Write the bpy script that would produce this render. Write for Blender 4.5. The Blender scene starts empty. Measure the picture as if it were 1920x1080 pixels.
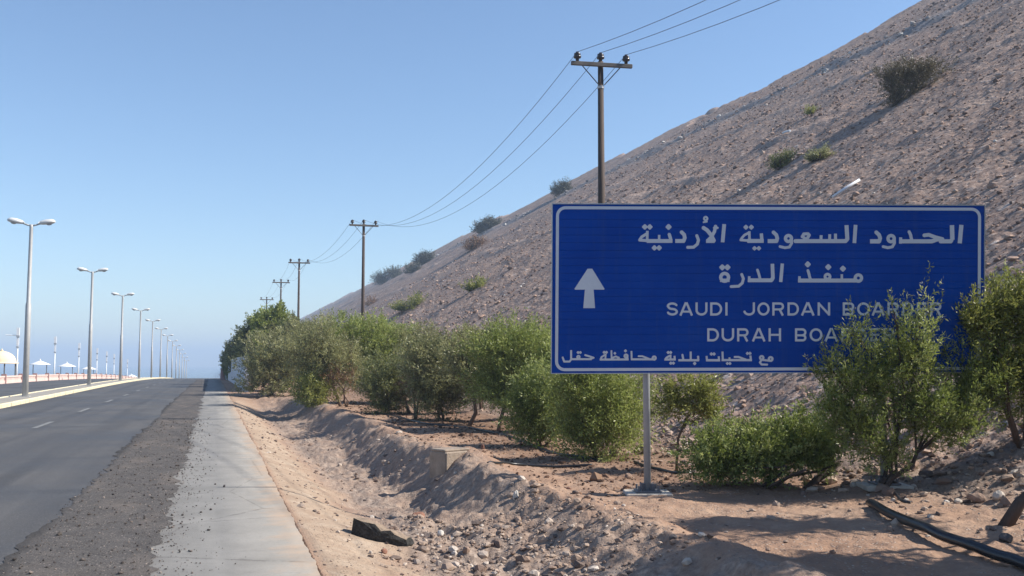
import bpy, bmesh, math, random
import numpy as np
from mathutils import Vector, Matrix

# ------------------------------------------------------------------ camera, sky, sun, exposure
scene = bpy.context.scene
COL = scene.collection
EYE = 1.65
PITCH = math.radians(4.35)
YAW = math.radians(16.70)          # camera looks this far to the right of the road direction (+Y)
F = 1867.0                         # focal length in pixels of the 1920 px wide photograph (35 mm lens)
cam_data = bpy.data.cameras.new("camera")
cam_data.lens = 35.0
cam_data.sensor_width = 36.0
cam_data.clip_start = 0.1
cam_data.clip_end = 12000.0
cam = bpy.data.objects.new("camera", cam_data)
cam.location = (0, 0, EYE)
cam.rotation_euler = (math.pi / 2 + PITCH, 0, -YAW)
COL.objects.link(cam)
scene.camera = cam

SUN_EL = math.radians(40.5)
SUN_AZ = math.radians(105.2)       # clockwise from +Y
sun_vec = Vector((math.sin(SUN_AZ) * math.cos(SUN_EL), math.cos(SUN_AZ) * math.cos(SUN_EL), math.sin(SUN_EL)))
world = bpy.data.worlds.new("World")
scene.world = world
world.use_nodes = True
wn = world.node_tree
bg = wn.nodes["Background"]
sky = wn.nodes.new("ShaderNodeTexSky")
sky.sky_type = 'NISHITA'
sky.sun_disc = False
sky.sun_elevation = SUN_EL
sky.sun_rotation = SUN_AZ
sky.air_density = 1.0
sky.dust_density = 0.3
sky.ozone_density = 4.0
wn.links.new(sky.outputs[0], bg.inputs[0])
bg.inputs[1].default_value = 0.108

sun_data = bpy.data.lights.new("sun", 'SUN')
sun_data.energy = 5.0
sun_data.angle = math.radians(0.5)
sun_data.color = (1.0, 0.94, 0.85)
sun = bpy.data.objects.new("sun", sun_data)
sun.rotation_euler = (-sun_vec).to_track_quat('-Z', 'Y').to_euler()
sun.location = (40, -10, 60)
COL.objects.link(sun)

scene.view_settings.view_transform = 'Standard'
scene.view_settings.look = 'None'
scene.view_settings.exposure = 0.70
scene.view_settings.gamma = 1.0
scene.cycles.use_denoising = True
scene.cycles.max_bounces = 6
scene.cycles.transparent_max_bounces = 8
scene.cycles.volume_bounces = 0

# ------------------------------------------------------------------ photo geometry helpers
CF = Vector((math.sin(YAW) * math.cos(PITCH), math.cos(YAW) * math.cos(PITCH), math.sin(PITCH)))
CR = Vector((math.cos(YAW), -math.sin(YAW), 0))
CU = CR.cross(CF)
EYEV = Vector((0, 0, EYE))


def ray(px, py):
    return CF + CR * ((px - 960) / F) - CU * ((py - 540) / F)


def at_depth(px, py, d):
    return EYEV + ray(px, py) * d


# ------------------------------------------------------------------ numpy noise
def vnoise(x, y, seed=0):
    xi = np.floor(x).astype(np.int64)
    yi = np.floor(y).astype(np.int64)
    fx = x - xi
    fy = y - yi
    fx = fx * fx * (3 - 2 * fx)
    fy = fy * fy * (3 - 2 * fy)

    def h(a, b):
        n = (a * 374761393 + b * 668265263 + seed * 1442695041) & 0xFFFFFFFF
        n = ((n ^ (n >> 13)) * 1274126177) & 0xFFFFFFFF
        n = n ^ (n >> 16)
        return (n & 0xFFFF) / 32767.5 - 1.0
    a = h(xi, yi)
    b = h(xi + 1, yi)
    c = h(xi, yi + 1)
    d = h(xi + 1, yi + 1)
    return (a * (1 - fx) + b * fx) * (1 - fy) + (c * (1 - fx) + d * fx) * fy


def fbm(x, y, octs=4, seed=0, gain=0.5):
    s = 0
    a = 1.0
    for i in range(octs):
        c, q = math.cos(0.7 * i), math.sin(0.7 * i)
        s = s + a * vnoise((x * c - y * q) * 2 ** i + 13.1 * i, (x * q + y * c) * 2 ** i + 7.7 * i, seed + i)
        a *= gain
    return s


def sstep(a, b, x):
    t = np.clip((x - a) / (b - a), 0, 1)
    return t * t * (3 - 2 * t)


# ------------------------------------------------------------------ terrain shape
T_HILL = 0.60
CREST_M = 0.5326


def profile(Y):
    y = np.maximum(np.asarray(Y, float) - 70, 0)
    z = np.where(y < 330, -7e-5 * y * y, -7e-5 * 330 * 330 - 0.046 * (y - 330))
    return np.maximum(z, -14.5)


def foot(Y):
    return 9.4 - 2.2 * sstep(30, 85, Y) + 0.35 * np.sin(Y * 0.21) + 0.2 * np.sin(Y * 0.63 + 1)


def track_x(xf, m):
    """Where an old track lies on the slope."""
    return (EYE + T_HILL * xf) / (T_HILL - m / math.cos(YAW))


def terrain(X, Y, detail=True):
    X = np.asarray(X, float)
    Y = np.asarray(Y, float)
    p = profile(Y)
    z = np.zeros_like(X * Y)
    # ditch on the right of the concrete strip
    fade = 1 - sstep(44, 58, Y)
    deep = (0.38 + 0.17 * sstep(12.8, 15.2, Y)) * fade
    wob = 0.18 * np.sin(Y * 0.23) + 0.1 * np.sin(Y * 0.71 + 1.3)
    fb = sstep(14.4, 15.6, Y)
    bank0 = 2.65 + 0.5 * fb + wob * 0.8 * fb
    bank1 = 3.9 - 0.35 * sstep(12.0, 13.8, Y) + 0.42 * fb + wob * fb + 0.12 * fbm(X * 0.5, Y * 0.8, 2, 33) * detail
    left = sstep(0.86, 2.25, X)
    lin = np.clip((X - 0.86) / 1.35, 0, 1)
    left = 0.35 * left + 0.65 * lin
    right = sstep(bank0, bank1, X)
    right = 0.5 * right + 0.5 * np.clip((X - bank0) / np.maximum(bank1 - bank0, 0.1), 0, 1)
    level = -0.10 + 0.0 * X
    berm = 0.16 * np.exp(-((X - bank1 - 0.25) / 0.45) ** 2) * fade
    mound = 0.20 * np.exp(-((X - 3.75) / 0.5) ** 2 - ((Y - 13.9) / 1.0) ** 2) + 0.12 * np.exp(-((X - 4.3) / 0.6) ** 2 - ((Y - 16.6) / 1.2) ** 2)
    zd = -deep * left * (1 - right) + level * right * sstep(0.9, 3.5, X) + (berm + mound)
    z = np.where(X > 0.86, zd, z)
    z = z - np.where(X > 0.86, 0.015, 0)
    # under the carriageways the ground is lowered beneath the sheets laid on it
    z = np.where((X > -17.2) & (X <= 0.86), -0.05, z)
    # seaward slope on the far left
    z = z + np.where(X < -17.2, -0.1, 0) - 14.0 * sstep(-34, -85, X)
    # hill
    xf = foot(Y)
    s = 0.55
    u = (X - xf) / s
    sp = np.where(u > 30, u, np.log1p(np.exp(np.minimum(u, 30)))) * s
    hill = T_HILL * sp
    if detail:
        ridge = 1.05 * fbm(X * 0.02, Y * 0.02, 3, 71) + 0.55 * fbm(X * 0.11, Y * 0.09, 3, 72)
    else:
        ridge = 0
    crest = EYE + CREST_M * X + ridge
    k = 1.6
    dd = hill - crest
    hill2 = crest - np.maximum(dd, 0) * 3.0
    hill = np.where(dd > 0, hill2, hill)
    hillmask = sstep(-1.0, 6.0, X - xf)
    z = z + hill + p * (1 - sstep(0, 30, X - xf))
    if detail:
        near = sstep(0.95, 1.6, X)
        rough = sstep(1.6, 2.6, X) * (1 - 0.62 * sstep(3.9, 4.6, X) * (1 - sstep(8.2, 9.6, X)))
        z = z + near * 0.032 * fbm(X * 1.1, Y * 0.8, 4, 3)
        z = z + rough * (1 - hillmask) * (0.06 * fbm(X * 0.6, Y * 0.6, 2, 15) + 0.07 * fbm(X * 1.6, Y * 1.6, 3, 5) + 0.05 * (0.5 - np.abs(fbm(X * 2.6, Y * 2.0, 3, 19))) + 0.035 * np.abs(fbm(X * 6, Y * 6, 3, 9)))
        z = z + near * 0.006 * fbm(X * 11, Y * 11, 2, 12)
        h = hillmask * (X > 4)
        # rills that run down the slope (x direction), and rubbly relief
        z = z + h * (0.32 * fbm(X * 0.035, Y * 0.12, 3, 21) + 0.12 * fbm(X * 0.16, Y * 0.55, 3, 25)
                     + 0.055 * fbm(X * 0.9, Y * 0.9, 3, 31)
                     + 0.045 * np.abs(fbm(X * 2.3, Y * 2.3, 3, 35)))
        # old tracks along the slope
        xa, xb, xc = track_x(xf, 0.487), track_x(xf, 0.449), track_x(xf, 0.40)
        z = z + h * (0.26 * np.exp(-((X - xa - np.sin(Y * .05)) / 1.6) ** 2)
                     - 0.20 * np.exp(-((X - xa + 3) / 1.5) ** 2)
                     + 0.22 * np.exp(-((X - xb - np.sin(Y * .04)) / 0.8) ** 2)
                     + 0.20 * np.exp(-((X - xc - np.sin(Y * .06)) / 0.7) ** 2))
    return z


def gz(x, y, detail=True):
    return float(terrain(np.array([x]), np.array([y]), detail)[0])


def ground_at(px, py):
    """Where the sight line through a photograph pixel meets the terrain."""
    r = ray(px, py)
    t = np.geomspace(3, 600, 6000)
    X = r.x * t
    Y = r.y * t
    Z = EYE + r.z * t
    H = terrain(X, Y, False)
    k = np.argmax(Z <= H)
    if Z[k] > H[k]:
        k = len(t) - 1
    x, y = float(X[k]), float(Y[k])
    return Vector((x, y, gz(x, y)))


def depth_of(v):
    return (v - EYEV).dot(CF)


# ------------------------------------------------------------------ object helpers
def tag(o, label=None, cat=None, group=None, kind=None):
    if label:
        o["label"] = label
    if cat:
        o["category"] = cat
    if group:
        o["group"] = group
    if kind:
        o["kind"] = kind
    return o


def thing(name, loc, label, cat, group=None):
    o = bpy.data.objects.new(name, None)
    o.empty_display_size = 0.3
    o.location = loc
    COL.objects.link(o)
    return tag(o, label, cat, group)


def world_loc(o):
    v = Vector((0, 0, 0))
    while o is not None:
        v = v + o.location
        o = o.parent
    return v


def link(name, me, m, parent=None, origin=None):
    if m is not None:
        me.materials.append(m)
    o = bpy.data.objects.new(name, me)
    COL.objects.link(o)
    if parent is not None:
        o.parent = parent
    elif origin is not None:
        o.location = origin
    return o


def np_mesh(name, V, Fc, smooth=False, attrs=None):
    """Mesh from an array of vertices and one array of equal-sided faces."""
    V = np.ascontiguousarray(V, np.float32)
    Fc = np.ascontiguousarray(Fc, np.int32)
    me = bpy.data.meshes.new(name)
    n, k = Fc.shape
    me.vertices.add(len(V))
    me.vertices.foreach_set("co", V.ravel())
    me.loops.add(n * k)
    me.loops.foreach_set("vertex_index", Fc.ravel())
    me.polygons.add(n)
    me.polygons.foreach_set("loop_start", np.arange(0, n * k, k, dtype=np.int32))
    me.polygons.foreach_set("loop_total", np.full(n, k, np.int32))
    me.polygons.foreach_set("use_smooth", np.full(n, smooth, bool))
    for an, dom, arr in (attrs or []):
        a = me.attributes.new(an, 'FLOAT', dom)
        a.data.foreach_set("value", np.ascontiguousarray(arr, np.float32).ravel())
    me.update(calc_edges=True)
    return me


class MB:
    """Collects shapes given in world coordinates and links them as ONE mesh object."""

    def __init__(self):
        self.v = []
        self.f = []

    def add(self, vs, fs):
        b = len(self.v)
        self.v += [tuple(v) for v in vs]
        self.f += [tuple(b + i for i in f) for f in fs]
        return self

    def box(self, c, s, rot=None, taper=1.0):
        c = Vector(c)
        vs = []
        for z in (-1, 1):
            t = taper if z > 0 else 1.0
            for x, y in ((-1, -1), (1, -1), (1, 1), (-1, 1)):
                p = Vector((x * s[0] / 2 * t, y * s[1] / 2 * t, z * s[2] / 2))
                if rot is not None:
                    p = rot @ p
                vs.append(c + p)
        return self.add(vs, [(3, 2, 1, 0), (4, 5, 6, 7), (0, 1, 5, 4), (1, 2, 6, 5), (2, 3, 7, 6), (3, 0, 4, 7)])

    def bevel_box(self, c, s, b, rot=None):
        c = Vector(c)
        hx, hy, hz = s[0] / 2, s[1] / 2, s[2] / 2
        rings = []
        for z, i in ((-hz, b), (-hz + b, 0), (hz - b, 0), (hz, b)):
            x, y = hx - i, hy - i
            k = b
            ring = [(-x + k, -y), (x - k, -y), (x, -y + k), (x, y - k), (x - k, y), (-x + k, y), (-x, y - k), (-x, -y + k)]
            rings.append([(q[0], q[1], z) for q in ring])
        vs = []
        for rg in rings:
            for q in rg:
                p = Vector(q)
                if rot is not None:
                    p = rot @ p
                vs.append(c + p)
        fs = [tuple(reversed(range(8))), tuple(range(24, 32))]
        for r_ in range(3):
            for i in range(8):
                j = (i + 1) % 8
                fs.append((r_ * 8 + i, r_ * 8 + j, r_ * 8 + 8 + j, r_ * 8 + 8 + i))
        return self.add(vs, fs)

    def tube(self, pts, rad, n=8, caps=True):
        pts = [Vector(p) for p in pts]
        if not hasattr(rad, '__len__'):
            rad = [rad] * len(pts)
        vs = []
        u = None
        for i, p in enumerate(pts):
            a = pts[max(i - 1, 0)]
            b = pts[min(i + 1, len(pts) - 1)]
            t = (b - a)
            if t.length < 1e-9:
                t = Vector((0, 0, 1))
            t.normalize()
            if u is None:
                u = t.cross(Vector((0.31, 0.95, 0.07)))
                if u.length < 1e-3:
                    u = t.cross(Vector((1, 0, 0)))
            u = (u - t * u.dot(t)).normalized()
            w = t.cross(u)
            for k in range(n):
                a_ = 2 * math.pi * k / n
                vs.append(p + (u * math.cos(a_) + w * math.sin(a_)) * rad[i])
        fs = []
        for i in range(len(pts) - 1):
            for k in range(n):
                l = (k + 1) % n
                fs.append((i * n + k, i * n + l, i * n + n + l, i * n + n + k))
        if caps:
            fs.append(tuple(reversed(range(n))))
            fs.append(tuple(range((len(pts) - 1) * n, len(pts) * n)))
        return self.add(vs, fs)

    def lathe(self, c, prof, n=16, rot=None):
        c = Vector(c)
        vs = []
        for r, z in prof:
            for k in range(n):
                a = 2 * math.pi * k / n
                p = Vector((r * math.cos(a), r * math.sin(a), z))
                if rot is not None:
                    p = rot @ p
                vs.append(c + p)
        fs = []
        for i in range(len(prof) - 1):
            for k in range(n):
                l = (k + 1) % n
                fs.append((i * n + k, i * n + l, i * n + n + l, i * n + n + k))
        fs.append(tuple(reversed(range(n))))
        fs.append(tuple(range((len(prof) - 1) * n, len(prof) * n)))
        return self.add(vs, fs)

    def build(self, name, m, parent=None, smooth=False, origin=None):
        off = world_loc(parent) if parent is not None else (Vector(origin) if origin is not None else Vector((0, 0, 0)))
        me = bpy.data.meshes.new(name)
        me.from_pydata([(v[0] - off.x, v[1] - off.y, v[2] - off.z) for v in self.v], [], self.f)
        if smooth:
            me.polygons.foreach_set("use_smooth", [len(p.vertices) <= 4 for p in me.polygons])
        me.update()
        return link(name, me, m, parent, off if parent is None else None)


# ------------------------------------------------------------------ materials
class NT:
    def __init__(self, name):
        self.m = bpy.data.materials.new(name)
        self.m.use_nodes = True
        self.t = self.m.node_tree
        self.b = self.t.nodes["Principled BSDF"]
        self.out = self.t.nodes["Material Output"]
        self._co = None

    def n(self, typ, **kw):
        nd = self.t.nodes.new(typ)
        for k, v in kw.items():
            setattr(nd, k, v)
        return nd

    def link(self, a, b):
        self.t.links.new(a, b)

    def co(self):
        if self._co is None:
            self._co = self.n("ShaderNodeTexCoord").outputs["Object"]
        return self._co

    def mapped(self, scale=(1, 1, 1), rot=(0, 0, 0)):
        mp = self.n("ShaderNodeMapping")
        mp.inputs["Scale"].default_value = scale
        mp.inputs["Rotation"].default_value = rot
        self.link(self.co(), mp.inputs["Vector"])
        return mp.outputs[0]

    def noise(self, scale, detail=4, rough=0.55, vec=None):
        nd = self.n("ShaderNodeTexNoise")
        nd.inputs["Scale"].default_value = scale
        nd.inputs["Detail"].default_value = detail
        nd.inputs["Roughness"].default_value = rough
        self.link(vec if vec is not None else self.co(), nd.inputs["Vector"])
        return nd.outputs["Fac"]

    def voronoi(self, scale, out="Color", vec=None, feature='F1'):
        nd = self.n("ShaderNodeTexVoronoi")
        nd.feature = feature
        nd.inputs["Scale"].default_value = scale
        self.link(vec if vec is not None else self.co(), nd.inputs["Vector"])
        return nd.outputs[out]

    def ramp(self, fac, stops):
        nd = self.n("ShaderNodeValToRGB")
        els = nd.color_ramp.elements
        while len(els) > 1:
            els.remove(els[-1])
        for i, (p, c) in enumerate(stops):
            e = els[0] if i == 0 else els.new(p)
            e.position = p
            e.color = (c, c, c, 1) if not hasattr(c, '__len__') else (*c, 1)
        self.link(fac, nd.inputs[0])
        return nd.outputs[0]

    def attr(self, name):
        nd = self.n("ShaderNodeAttribute")
        nd.attribute_name = name
        return nd.outputs["Fac"]

    def mix(self, fac, a, b, mode='MIX'):
        nd = self.n("ShaderNodeMix", data_type='RGBA', blend_type=mode)
        for i, v in ((0, fac), (6, a), (7, b)):
            if hasattr(v, 'links'):
                self.link(v, nd.inputs[i])
            elif i == 0:
                nd.inputs[0].default_value = v
            else:
                nd.inputs[i].default_value = (*v, 1)
        return nd.outputs[2]

    def math(self, op, a, b=0.0):
        nd = self.n("ShaderNodeMath", operation=op)
        for i, v in ((0, a), (1, b)):
            if hasattr(v, 'links'):
                self.link(v, nd.inputs[i])
            else:
                nd.inputs[i].default_value = v
        return nd.outputs[0]

    def bump(self, h, strength, dist, prev=None):
        nd = self.n("ShaderNodeBump")
        nd.inputs["Strength"].default_value = strength
        nd.inputs["Distance"].default_value = dist
        self.link(h, nd.inputs["Height"])
        if prev is not None:
            self.link(prev, nd.inputs["Normal"])
        return nd.outputs[0]

    def done(self, color=None, rough=0.8, normal=None, metal=0.0, spec=None):
        if color is not None:
            if hasattr(color, 'links'):
                self.link(color, self.b.inputs["Base Color"])
            else:
                self.b.inputs["Base Color"].default_value = (*color, 1)
        if hasattr(rough, 'links'):
            self.link(rough, self.b.inputs["Roughness"])
        else:
            self.b.inputs["Roughness"].default_value = rough
        self.b.inputs["Metallic"].default_value = metal
        if spec is not None:
            self.b.inputs["Specular IOR Level"].default_value = spec
        if normal is not None:
            self.link(normal, self.b.inputs["Normal"])
        return self.m


def weathered(name, base, rough=0.7, amt=0.25, scale=6.0, metal=0.0, bump=0.1, stretch=(1, 1, 1), spec=None):
    t = NT(name)
    v = t.mapped(stretch)
    n = t.noise(scale, 5, 0.6, v)
    n2 = t.noise(scale * 7, 3, 0.6, v)
    d = tuple(c * (1 - amt) for c in base)
    l = tuple(min(1, c * (1 + amt)) for c in base)
    c = t.ramp(n, [(0.3, d), (0.7, l)])
    c = t.mix(t.ramp(n2, [(0.35, 0.0), (0.8, 0.5)]), c, d)
    nm = t.bump(n2, bump, 0.02)
    return t.done(c, rough, nm, metal, spec)


def ground_material():
    t = NT("sandy_ground")
    n1 = t.noise(0.45, 6, 0.6)
    c = t.ramp(n1, [(0.28, (0.26, 0.158, 0.104)), (0.5, (0.335, 0.215, 0.146)), (0.72, (0.40, 0.28, 0.20))])
    n2 = t.noise(5.0, 6, 0.65)
    c = t.mix(t.ramp(n2, [(0.40, 0.0), (0.66, 0.75)]), c, (0.25, 0.16, 0.115))
    # pebbles of several colours
    vc = t.voronoi(34.0, "Color")
    sep = t.n("ShaderNodeSeparateColor")
    t.link(vc, sep.inputs[0])
    peb = t.ramp(sep.outputs[1], [(0.0, (0.16, 0.12, 0.10)), (0.5, (0.33, 0.26, 0.22)), (1.0, (0.55, 0.46, 0.38))])
    vd = t.voronoi(34.0, "Distance")
    pm = t.math('MULTIPLY', t.ramp(sep.outputs[0], [(0.62, 0.0), (0.66, 1.0)]), t.ramp(vd, [(0.3, 1.0), (0.5, 0.0)]))
    pm = t.math('MULTIPLY', pm, t.ramp(t.noise(1.1, 3), [(0.40, 0.15), (0.6, 0.9)]))
    c = t.mix(pm, c, peb)
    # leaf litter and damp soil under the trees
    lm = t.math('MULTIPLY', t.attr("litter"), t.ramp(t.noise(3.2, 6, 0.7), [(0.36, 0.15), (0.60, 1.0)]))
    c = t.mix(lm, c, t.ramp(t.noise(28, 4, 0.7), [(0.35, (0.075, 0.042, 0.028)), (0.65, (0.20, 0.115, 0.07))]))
    # grey rubble soil in the ditch
    gm = t.math('MULTIPLY', t.attr("rubble"), t.ramp(t.noise(1.5, 5, 0.65), [(0.3, 0.45), (0.65, 1.0)]))
    c = t.mix(gm, c, t.ramp(t.noise(14, 5, 0.7), [(0.32, (0.15, 0.115, 0.095)), (0.55, (0.30, 0.235, 0.19)), (0.75, (0.48, 0.40, 0.33))]))
    # hard pale bank beside the concrete
    bm = t.attr("bank")
    c = t.mix(bm, c, t.ramp(t.noise(2.5, 6, 0.65), [(0.3, (0.29, 0.205, 0.145)), (0.55, (0.37, 0.28, 0.205)), (0.75, (0.45, 0.36, 0.275))]))
    nm = t.bump(t.noise(9, 6, 0.65), 0.6, 0.06)
    nm = t.bump(pm, 0.7, 0.02, nm)
    nm = t.bump(t.noise(60, 4, 0.6), 0.5, 0.012, nm)
    return t.done(c, 0.95, nm, 0, 0.15)


def hill_material():
    t = NT("stony_hillside")
    n1 = t.noise(0.10, 6, 0.6, t.mapped((0.35, 1.0, 0.35)))
    c = t.ramp(n1, [(0.3, (0.285, 0.182, 0.132)), (0.55, (0.365, 0.242, 0.178)), (0.75, (0.45, 0.310, 0.230))])
    n2 = t.noise(1.3, 6, 0.7)
    c = t.mix(t.ramp(n2, [(0.42, 0.0), (0.62, 0.55)]), c, (0.19, 0.132, 0.112))
    n3 = t.noise(0.5, 5, 0.6, t.mapped((0.12, 1.0, 0.12)))
    c = t.mix(t.ramp(n3, [(0.50, 0.0), (0.64, 0.55)]), c, (0.155, 0.115, 0.105))
    c = t.mix(t.ramp(t.noise(0.22, 4, 0.6), [(0.55, 0.0), (0.7, 0.5)]), c, (0.46, 0.33, 0.25))
    vc = t.voronoi(3.2, "Color")
    sep = t.n("ShaderNodeSeparateColor")
    t.link(vc, sep.inputs[0])
    peb = t.ramp(sep.outputs[1], [(0.0, (0.12, 0.095, 0.09)), (0.5, (0.29, 0.225, 0.19)), (0.9, (0.42, 0.33, 0.28)), (1.0, (0.6, 0.53, 0.47))])
    pm = t.math('MULTIPLY', t.ramp(sep.outputs[0], [(0.35, 0.0), (0.42, 0.85)]), t.ramp(t.voronoi(3.2, "Distance"), [(0.35, 1.0), (0.55, 0.0)]))
    c = t.mix(pm, c, peb)
    vc2 = t.voronoi(11.0, "Color")
    sp2 = t.n("ShaderNodeSeparateColor")
    t.link(vc2, sp2.inputs[0])
    c = t.mix(0.35, c, t.ramp(sp2.outputs[0], [(0.0, (0.13, 0.10, 0.09)), (0.6, (0.36, 0.28, 0.235)), (1.0, (0.55, 0.46, 0.40))]))
    c = t.mix(t.math('MULTIPLY', t.attr("grey_track"), 0.75), c, t.ramp(t.noise(0.9, 5, 0.7), [(0.35, (0.13, 0.125, 0.13)), (0.62, (0.30, 0.28, 0.27)), (0.75, (0.6, 0.57, 0.53))]))
    c = t.mix(t.math('MULTIPLY', t.attr("pale_track"), 0.55), c, (0.52, 0.40, 0.33))
    nm = t.bump(pm, 0.5, 0.12)
    nm = t.bump(t.noise(4.0, 6, 0.7), 0.6, 0.14, nm)
    return t.done(c, 0.95, nm, 0, 0.1)


def asphalt_material():
    t = NT("worn_asphalt")
    st = t.noise(1.0, 4, 0.55, t.mapped((1.6, 0.05, 1)))
    c = t.ramp(st, [(0.3, (0.058, 0.055, 0.054)), (0.5, (0.082, 0.077, 0.073)), (0.7, (0.112, 0.105, 0.098))])
    pt = t.noise(0.28, 5, 0.6)
    c = t.mix(t.ramp(pt, [(0.42, 0.0), (0.62, 0.65)]), c, (0.050, 0.049, 0.050))
    sx = t.n("ShaderNodeSeparateXYZ")
    t.link(t.co(), sx.inputs[0])
    wx = t.math('ADD', sx.outputs[0], t.math('MULTIPLY', t.noise(0.06, 2), 0.5))
    tr = t.math('SINE', t.math('MULTIPLY', wx, 4.3))
    c = t.mix(t.math('MULTIPLY', t.ramp(tr, [(0.55, 0.0), (0.95, 0.8)]), t.ramp(t.noise(0.35, 4, 0.6, t.mapped((1, 0.15, 1))), [(0.35, 0.3), (0.65, 1.0)])), c, (0.042, 0.041, 0.042))
    pal = t.noise(0.16, 5, 0.65, t.mapped((1.2, 0.6, 1)))
    c = t.mix(t.ramp(pal, [(0.50, 0.0), (0.60, 0.5)]), c, (0.125, 0.118, 0.108))
    cr = t.noise(0.5, 3, 0.5, t.mapped((0.3, 2.2, 1)))
    c = t.mix(t.ramp(cr, [(0.62, 0.0), (0.68, 0.35)]), c, (0.035, 0.034, 0.036))
    sp = t.voronoi(90, "Color")
    s = t.n("ShaderNodeSeparateColor")
    t.link(sp, s.inputs[0])
    c = t.mix(0.25, c, t.ramp(s.outputs[0], [(0.0, (0.03, 0.03, 0.03)), (0.8, (0.10, 0.095, 0.09)), (1.0, (0.26, 0.24, 0.22))]))
    nm = t.bump(t.noise(120, 3, 0.6), 0.4, 0.006)
    ro = t.ramp(pt, [(0.3, 0.75), (0.7, 0.55)])
    return t.done(c, ro, nm, 0, 0.28)


def shoulder_material():
    t = NT("broken_asphalt_gravel")
    n = t.noise(3.0, 6, 0.65)
    c = t.ramp(n, [(0.3, (0.058, 0.053, 0.050)), (0.55, (0.092, 0.084, 0.079)), (0.75, (0.135, 0.121, 0.110))])
    v = t.voronoi(120, "Color")
    s = t.n("ShaderNodeSeparateColor")
    t.link(v, s.inputs[0])
    c = t.mix(0.5, c, t.ramp(s.outputs[0], [(0.0, (0.02, 0.018, 0.017)), (0.6, (0.085, 0.077, 0.071)), (0.93, (0.14, 0.12, 0.105)), (1.0, (0.34, 0.29, 0.25))]))
    v2 = t.voronoi(38, "Color")
    s2 = t.n("ShaderNodeSeparateColor")
    t.link(v2, s2.inputs[0])
    pk = t.math('MULTIPLY', t.ramp(s2.outputs[0], [(0.80, 0.0), (0.84, 1.0)]), t.ramp(t.voronoi(38, "Distance"), [(0.22, 1.0), (0.36, 0.0)]))
    c = t.mix(pk, c, t.ramp(s2.outputs[1], [(0.0, (0.03, 0.028, 0.027)), (0.5, (0.20, 0.165, 0.14)), (1.0, (0.40, 0.34, 0.29))]))
    sand = t.noise(0.9, 5, 0.6, t.mapped((1.4, 0.5, 1)))
    c = t.mix(t.ramp(sand, [(0.50, 0.0), (0.70, 0.30)]), c, (0.24, 0.19, 0.15))
    sx = t.n("ShaderNodeSeparateXYZ")
    t.link(t.co(), sx.inputs[0])
    e = t.math('ADD', sx.outputs[0], t.math('MULTIPLY', t.math('SUBTRACT', t.noise(0.8, 5, 0.7), 0.5), 0.35))
    e = t.math('MULTIPLY', t.math('ADD', e, 1.7), 2.0)
    c = t.mix(t.ramp(e, [(0.0, 0.75), (0.22, 0.6), (0.42, 0.0)]), c, (0.030, 0.028, 0.027))
    nm = t.bump(t.voronoi(120, "Distance"), 0.5, 0.008)
    nm = t.bump(t.noise(24, 4, 0.7), 0.45, 0.012, nm)
    return t.done(c, 0.9, nm, 0, 0.25)


def concrete_strip_material():
    t = NT("grey_concrete_strip")
    n = t.noise(1.4, 6, 0.6)
    c = t.ramp(n, [(0.3, (0.185, 0.177, 0.162)), (0.7, (0.262, 0.250, 0.230))])
    w = t.noise(0.8, 4, 0.6, t.mapped((1.6, 1.1, 1)))
    c = t.mix(t.ramp(w, [(0.48, 0.0), (0.72, 0.22)]), c, (0.18, 0.172, 0.16))
    st = t.noise(14, 4, 0.7)
    c = t.mix(t.ramp(st, [(0.52, 0.0), (0.75, 0.5)]), c, (0.15, 0.14, 0.128))
    gr = t.noise(95, 3, 0.7)
    c = t.mix(t.ramp(gr, [(0.5, 0.0), (0.72, 0.6)]), c, (0.13, 0.12, 0.11))
    ck = t.voronoi(0.55, "Distance", t.mapped((1.0, 0.8, 1)), 'DISTANCE_TO_EDGE')
    ckn = t.math('ADD', ck, t.math('MULTIPLY', t.math('SUBTRACT', t.noise(5, 4, 0.7), 0.5), 0.05))
    c = t.mix(t.ramp(ckn, [(0.0, 0.55), (0.008, 0.0)]), c, (0.09, 0.083, 0.075))
    # joints every three metres
    sep = t.n("ShaderNodeSeparateXYZ")
    t.link(t.co(), sep.inputs[0])
    y = t.math('ADD', sep.outputs[1], t.math('MULTIPLY', t.noise(1.5, 3), 0.12))
    fr = t.math('FRACT', t.math('DIVIDE', y, 3.1))
    j = t.ramp(fr, [(0.0, 1.0), (0.006, 0.0), (0.994, 0.0), (1.0, 1.0)])
    c = t.mix(t.math('MULTIPLY', j, t.ramp(t.noise(0.9, 3), [(0.4, 0.05), (0.65, 0.5)])), c, (0.13, 0.12, 0.11))
    # wind-blown sand over the edge beside the ditch, tracked-in grit over the other
    ex = t.math('ADD', sep.outputs[0], t.math('MULTIPLY', t.math('SUBTRACT', t.noise(1.7, 5, 0.7), 0.5), 1.1))
    c = t.mix(t.ramp(t.math('ADD', t.math('MULTIPLY', ex, 0.5), 0.5), [(0.78, 0.0), (0.98, 0.85)]), c, (0.33, 0.235, 0.165))
    c = t.mix(t.ramp(t.math('ADD', t.math('MULTIPLY', ex, 0.5), 0.5), [(0.12, 0.75), (0.42, 0.0)]), c, (0.13, 0.12, 0.11))
    lg = t.noise(1.0, 4, 0.6, t.mapped((2.2, 0.16, 1)))
    c = t.mix(t.ramp(lg, [(0.5, 0.0), (0.68, 0.35)]), c, (0.33, 0.31, 0.28))
    nm = t.bump(t.noise(55, 4, 0.65), 0.35, 0.008)
    return t.done(c, 0.85, nm, 0, 0.3)


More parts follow.
